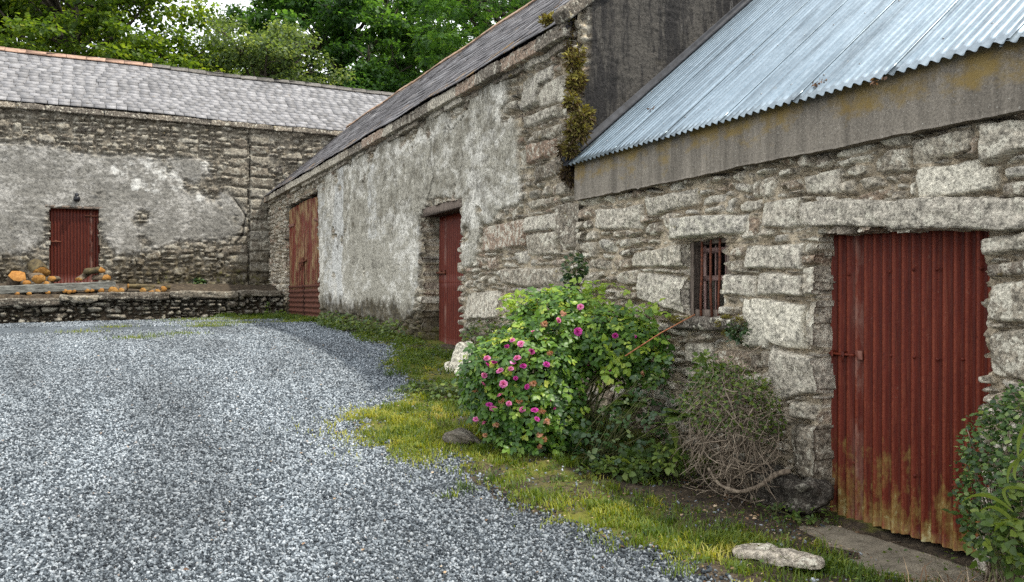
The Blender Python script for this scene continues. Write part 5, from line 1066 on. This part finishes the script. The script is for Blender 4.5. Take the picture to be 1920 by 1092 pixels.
# ------------------------------------------------------------------ firewood on the terrace
def m_cut():
    m = Mat('fresh_cut_wood'); x = m.xyz(); r = m.rndobj(); n = m.noise(14, 6, .7); f = m.noise(22, 6, .75, m.map(scale=(1, 1, 4)))
    c = m.ramp(m.math('ADD', m.math('MULTIPLY', n, .6), m.math('MULTIPLY', f, .4)), [(.38, (.1, .045, .012)), (.5, (.33, .16, .035)), (.62, (.5, .3, .1))]); c = m.mix(m.math('MULTIPLY', r, .5), c, (.28, .11, .02)); return m.done(c, .8, m.bump(f, .5, .01))
M_cut = m_cut(); M_logbark = m_simple('log_bark', (.035, .028, .018), (.2, .15, .1), 16); M_mossbark = m_simple('mossy_bark', (.02, .015, .01), (.13, .1, .045), 9)
def log(label, c, r, L, d, seed, group='cut logs stacked before the far barn door', bark=None, half=False, tip=0.):
    """a sawn round: c = centre of the cut face, d = direction away from the face"""
    rg = np.random.default_rng(seed); d = np.array(d, float); d /= np.linalg.norm(d); R = axes(d, (0, 0, 1) if abs(d[2]) < .9 else (0, 1, 0)); ang = half or seed % 3 == 1; n = 7 if ang else 20; an = np.linspace(0, 2 * pi, n, endpoint=False) + (rg.normal(0, .18, n) if ang else 0)
    rad = r * (1 + .2 * fbm(np.cos(an) * 1.5 + seed, np.sin(an) * 1.5, 3, 3)); cy, cz = np.cos(an) * rad, np.sin(an) * rad * rg.uniform(.72, .95)
    if half: cz = np.maximum(cz, -.12 * r + .03 * r * np.sin(an * 9))
    th = thing('firewood_log', tuple(c), label, 'log', group); mb = MB(); rings = np.linspace(0, L, 6); v = []
    for k, s_ in enumerate(rings): w_ = 1 + .05 * np.sin(k * 2.1 + seed) - tip * s_ / L; v.append(np.stack([np.full(n, s_), cy * w_ * (1 + .03 * rg.normal(0, 1, n)), cz * w_ * (1 + .03 * rg.normal(0, 1, n))], 1))
    v = np.concatenate(v) @ R.T + np.array(c); q = [[k * n + j, k * n + (j + 1) % n, (k + 1) * n + (j + 1) % n, (k + 1) * n + j] for k in range(5) for j in range(n)]; e = 5 * n
    v = np.concatenate([v, [np.array(c) + d * L]]); mb.add(v, q, [[len(v) - 1, e + j, e + (j + 1) % n] for j in range(n)]); mb.build('bark', bark or M_logbark, th, not ang)
    mb = MB(); f = np.stack([np.full(n, -.006), cy * .93, cz * .93], 1); f2 = np.stack([np.full(n, .004), cy * .985, cz * .985], 1); v = np.concatenate([f, f2, [(-.009, 0, cz.mean())]]) @ R.T + np.array(c)
    mb.add(v, [[j, (j + 1) % n, n + (j + 1) % n, n + j] for j in range(n)], [[2 * n, (j + 1) % n, j] for j in range(n)]); mb.build('cut_face', M_cut, th)
def tz(px, py, Y): a, b = ony(px, py, Y); return (a, Y, b)
S_ = 's'
log('big thick log with a broad orange end tilted up, next to the frame edge', tz(33, 518, 23.3), .2, .42, (-.15, .8, -.55), 1)
log('large bark covered chunk propped upright beside the far red door', tz(78, 512, 23.35), .2, .4, (-.35, .75, .5), 2, bark=M_mossbark)
log('log with an upright oval orange face against the bark covered chunk', tz(73, 524, 23.05), .15, .4, (-.25, .9, .2), 3)
log('small round orange log end right of the oval one beside the door', tz(97, 523, 23.1), .10, .4, (.2, .9, 0), 4); bpy.data.objects[-1]
log('narrow orange sliver of log lying before the door foot', tz(148, 526, 23.15), .10, .4, (.5, .8, .4), 5, half=True)
log('big mossy split log topmost on the pile by the door jamb', tz(192, 510, 23.1), .16, .42, (-.8, .5, -.1), 6, bark=M_mossbark, half=True)
log('split log with a wedge shaped orange face under the mossy one', tz(200, 524, 22.95), .13, .4, (-.6, .8, .0), 7, half=True)
log('sawn log end peeping over the grey timber near the oval one', tz(50, 531, 23.0), .085, .4, (-.2, .9, 0), 8)
log('low log half hidden behind the grey timber beneath the small round one', tz(87, 532, 22.95), .07, .4, (.2, .9, 0), 19)
log('dark orange log end at the tip of the grey timber', tz(212, 545, 22.72), .105, .5, (.1, 1, .12), 9)
log('clean round orange log end just past the tip of the timber', tz(227, 545, 22.7), .075, .5, (.2, 1, .1), 10)
log('long mossy log lying along the wall top behind the round ends', tz(240, 537, 23.0), .085, 1.0, (1, .25, -.02), 11, bark=M_mossbark)
log('mossy log with a dark cut end leaning on the long one', tz(268, 545, 22.8), .09, .6, (.5, .8, .1), 12, bark=M_mossbark)
log('rusty orange log end low beside the pale one', tz(284, 548, 22.7), .08, .5, (.3, 1, .15), 13)
log('pale whitish log end, last but one of the row on the wall', tz(295, 547, 22.74), .075, .5, (.3, 1, .1), 14)
log('upright deep orange log end that closes the row on the wall', tz(307, 542, 22.8), .085, .5, (-.4, 1, .1), 15)
for k, (px, py, r) in enumerate(((32, 552, .055), (55, 552, .065), (90, 550, .06), (122, 547, .055), (130, 548, .06), (138, 547, .055), (163, 546, .06), (172, 546, .06), (190, 546, .07))):
    log('small orange log end poking out beneath the long grey timber', tz(px, py - 1, 22.78), r, .35, (.05, 1, .12), 30 + k, 'log ends under the grey timber')
a, b = tz(-40, 546, 22.86), tz(217, 535, 22.86); mb = MB(); a = np.array(a); b = np.array(b); rock(mb, (a + b) / 2, (np.linalg.norm(b - a) / 2, .09, .095), axes(b - a), 12, 40, .02, 3, (.3, 0, 0, 0), .012)
o = mb.build('timber_beam', m_simple('silver_grey_timber', (.06, .058, .05), (.24, .24, .21), 12, stretch=(.5, 2, 2)), None, True); tag(o, 'long weathered grey timber holding back the firewood', 'timber')

# ------------------------------------------------------------------ trees beyond the roofs
def m_tree(name, stops, patch=.0): return m_leaf(name, stops, .5, .5, 2.0, .3, patch)
MT = {'olive': m_tree('olive_tree_leaf', [(0, (.025, .052, .009)), (.4, (.068, .125, .016)), (.8, (.155, .22, .026)), (1, (.28, .32, .04))]),
      'dark': m_tree('dark_tree_leaf', [(0, (.015, .045, .012)), (.5, (.045, .11, .025)), (.85, (.09, .19, .04)), (1, (.15, .26, .06))]),
      'grey': m_tree('grey_tree_leaf', [(0, (.04, .065, .025)), (.5, (.09, .14, .05)), (1, (.2, .25, .1))]),
      'fresh': m_tree('fresh_tree_leaf', [(0, (.02, .055, .012)), (.5, (.055, .135, .025)), (1, (.15, .27, .05))])}
def tree(name, label, base, H, cz, R, mat, seed, nclump=150, nleaf=190, leafL=.2, wid=1., flat=.38, cr=(.55, 1.1), kind='simple'):
    rg = np.random.default_rng(seed); base = np.array(base, float); th = thing(name, tuple(base), label, 'tree'); C = base + np.array((0, 0, cz)); R = np.array(R, float); mb = MB()
    zt = np.linspace(0, H * .92, 9); tr = base + np.stack([.25 * np.sin(zt * .4 + seed), .25 * np.cos(zt * .33 + seed), zt], 1) - (0, 0, .3); mb.tube(tr, np.linspace(.34, .06, 9) * H / 13, 10)
    tips = []
    for k in range(46):
        h = rg.uniform(.22, .88); s0 = np.array([np.interp(h * H * .92, zt, tr[:, j]) for j in range(3)]); az = k * 2.4 + rg.normal(0, .3); d = np.array((cos(az), sin(az), rg.uniform(.05, .9))); ll = rg.uniform(.55, 1.0) * R[0] * (1.1 - .35 * h); d /= np.linalg.norm(d)
        tt = np.linspace(0, 1, 7)[:, None]; pts = s0 + d * ll * tt + np.array((0, 0, .12 * ll)) * tt ** 2 + np.cumsum(rg.normal(0, .07, (7, 3)), 0) * tt; mb.tube(pts, np.linspace(.11, .025, 7) * H / 13, 6); tips += [pts[3], pts[4], pts[5], pts[6]]
        for j in range(3):
            q0 = pts[rg.integers(2, 6)]; e = q0 + norm(d + rg.normal(0, .7, 3)) * ll * rg.uniform(.25, .5); mb.tube([q0, (q0 + e) / 2 + rg.normal(0, .06, 3), e], np.array([.035, .025, .01]) * H / 13, 5); tips += [e, (q0 + e) / 2]
    mb.build('trunk', M_bark, th, True); tips = np.array(tips); tips = tips[np.linalg.norm((tips - C) / R, axis=1) < 1.15]
    d = norm(rg.normal(0, 1, (nclump, 3))); shell = C + d * R * rg.uniform(.45, 1.0, (nclump, 1)) ** .6 * (1 + .22 * fbm(d[:, 0] * 2 + seed, d[:, 1] * 2 + d[:, 2] * 3, 7, 3))[:, None]
    CC = np.concatenate([tips[rg.integers(0, len(tips), nclump // 2)], shell]); mb = MB()
    for c in CC:
        r = rg.uniform(*cr); n = int(nleaf * (r / cr[1]) ** 1.5); q = norm(rg.normal(0, 1, (n, 3))) * (rg.random((n, 1)) ** .45); P = c + q * r * np.array((1, 1, flat)); P[:, 2] -= .12 * (q[:, 0] ** 2 + q[:, 1] ** 2) * r
        Dd = norm(q * (1, 1, .3) + rg.normal(0, .5, (n, 3)) + (0, 0, -.35)); Nn = norm(rg.normal(0, .42, (n, 3)) + (0, 0, 1) + q * .3); rn = np.clip(rg.normal(.42 + .12 * rg.normal(), .2, n), 0, 1)
        if kind == 'ash': compound(mb, P[:n // 5], Dd[:n // 5], Nn[:n // 5], leafL * 1.9, rg, 3, .42, rn[:n // 5], False)
        else: leaves(mb, P, Dd, Nn, leafL * (.65 + .6 * rg.random(n)), wid, rn, rg, False)
    mb.build('crown', mat, th)
def tp(px, Y): a, b, c = ray(px, 558); t = Y / b; return (a * t, Y, .6)
tree('maple_tree', 'olive green spreading tree behind the terracotta end of the slate ridge', tp(135, 37), 15, 9.6, (5.2, 5, 4.4), MT['olive'], 3, 150, 210, .2, 1.05, .3)
tree('maple_tree', 'dark olive tree behind the slate barn at the edge of the picture, dark and leafy', tp(-90, 41), 16, 10.5, (5, 5, 5), MT['olive'], 4, 150, 200, .22, 1.05, .3)
tree('slender_tree', 'thin grey green tree with sky showing through, between olive and dark trees', tp(425, 44), 14.6, 10.6, (2.9, 3, 4.0), MT['grey'], 5, 80, 110, .16, .8, .45, (.4, .8))
tree('sycamore_tree', 'large dark green tree rising behind the middle of the slate ridge', tp(640, 42), 18, 12, (6.0, 6, 5.8), MT['dark'], 6, 190, 200, .24, 1.1, .36)
tree('sycamore_tree', 'dark leafy tree standing deepest, filling the gap above the barn roof junction', tp(800, 50), 19, 12.5, (5.6, 5, 6.5), MT['dark'], 7, 140, 170, .27, 1.1, .36)
tree('ash_tree', 'fresh light green ash tree over the ridge of the long barn', tp(960, 34), 17, 11.8, (4.8, 4.4, 4.6), MT['fresh'], 8, 170, 230, .17, .9, .45, (.5, .9), 'ash')
tree('hedge_tree', 'low bushy grey green tree peeping over the slate ridge between taller trees', tp(500, 36), 11.2, 8.2, (3.0, 2.5, 2.7), MT['grey'], 9, 90, 170, .16, .9, .5, (.4, .8))
tree('hedge_tree', 'low dark bushy tree close behind the slate roof under the large dark tree', tp(690, 38), 11.0, 7.6, (3.6, 3, 2.6), MT['dark'], 10, 90, 200, .2, 1.0, .5, (.5, .9))
tree('hedge_tree', 'low olive bushy tree behind the terracotta ridge below the spreading tree', tp(300, 36), 10.2, 7.0, (3.4, 3, 2.6), MT['olive'], 12, 80, 190, .18, 1.0, .5, (.5, .9))

# ------------------------------------------------------------------ light, sky, camera
SUN_AZ, SUN_EL = radians(130), radians(62)
w = bpy.data.worlds.new('World'); scene.world = w; w.use_nodes = True; nt = w.node_tree; nt.nodes.clear()
sky = nt.nodes.new('ShaderNodeTexSky'); sky.sky_type = 'NISHITA'; sky.sun_disc = False; sky.sun_elevation = SUN_EL; sky.sun_rotation = SUN_AZ; sky.air_density = 1.0; sky.dust_density = 3.0
bg = nt.nodes.new('ShaderNodeBackground'); bg.inputs[1].default_value = .15; out = nt.nodes.new('ShaderNodeOutputWorld')
tc = nt.nodes.new('ShaderNodeTexCoord'); no = nt.nodes.new('ShaderNodeTexNoise'); no.inputs['Scale'].default_value = 2.2; no.inputs['Detail'].default_value = 7; nt.links.new(tc.outputs['Generated'], no.inputs['Vector'])
rp = nt.nodes.new('ShaderNodeValToRGB'); rp.color_ramp.elements[0].position = .3; rp.color_ramp.elements[0].color = (.55, .55, .55, 1); rp.color_ramp.elements[1].position = .55; rp.color_ramp.elements[1].color = (.95, .95, .95, 1); nt.links.new(no.outputs['Fac'], rp.inputs[0])
mx = nt.nodes.new('ShaderNodeMix'); mx.data_type = 'RGBA'; nt.links.new(rp.outputs[0], mx.inputs[0]); nt.links.new(sky.outputs[0], mx.inputs[6]); mx.inputs[7].default_value = (CLOUD := (10.5, 10.8, 11.2, 1))     # bright thin cloud
nt.links.new(mx.outputs[2], bg.inputs[0]); nt.links.new(bg.outputs[0], out.inputs[0])
sl = bpy.data.lights.new('sun', 'SUN'); sl.energy = 3.6; sl.angle = radians(2); sl.color = (1, .95, .86); so = bpy.data.objects.new('sun', sl); COL.objects.link(so)
so.rotation_euler = Vector((sin(SUN_AZ) * cos(SUN_EL), cos(SUN_AZ) * cos(SUN_EL), sin(SUN_EL))).to_track_quat('Z', 'Y').to_euler(); so.location = (8, -6, 20)
cam = bpy.data.cameras.new('camera'); co_ = bpy.data.objects.new('camera', cam); COL.objects.link(co_); cam.sensor_width = 36; cam.lens = 36 * FPX / 1920; cam.shift_y = 12 / 1920; cam.clip_end = 2000; cam.clip_start = .05
co_.location = (0, 0, 0); co_.rotation_euler = (pi / 2, 0, -atan2(FW[0], FW[1])); scene.camera = co_
for o in list(scene.objects):
    if o.parent is None: o.location.z += EYE
scene.view_settings.view_transform = 'Standard'; scene.view_settings.look = 'None'; scene.view_settings.exposure = .45; scene.view_settings.gamma = 1
scene.cycles.max_bounces = 8; scene.cycles.transparent_max_bounces = 8; scene.cycles.use_denoising = False; scene.cycles.sample_clamp_indirect = 4; scene.cycles.sample_clamp_direct = 12
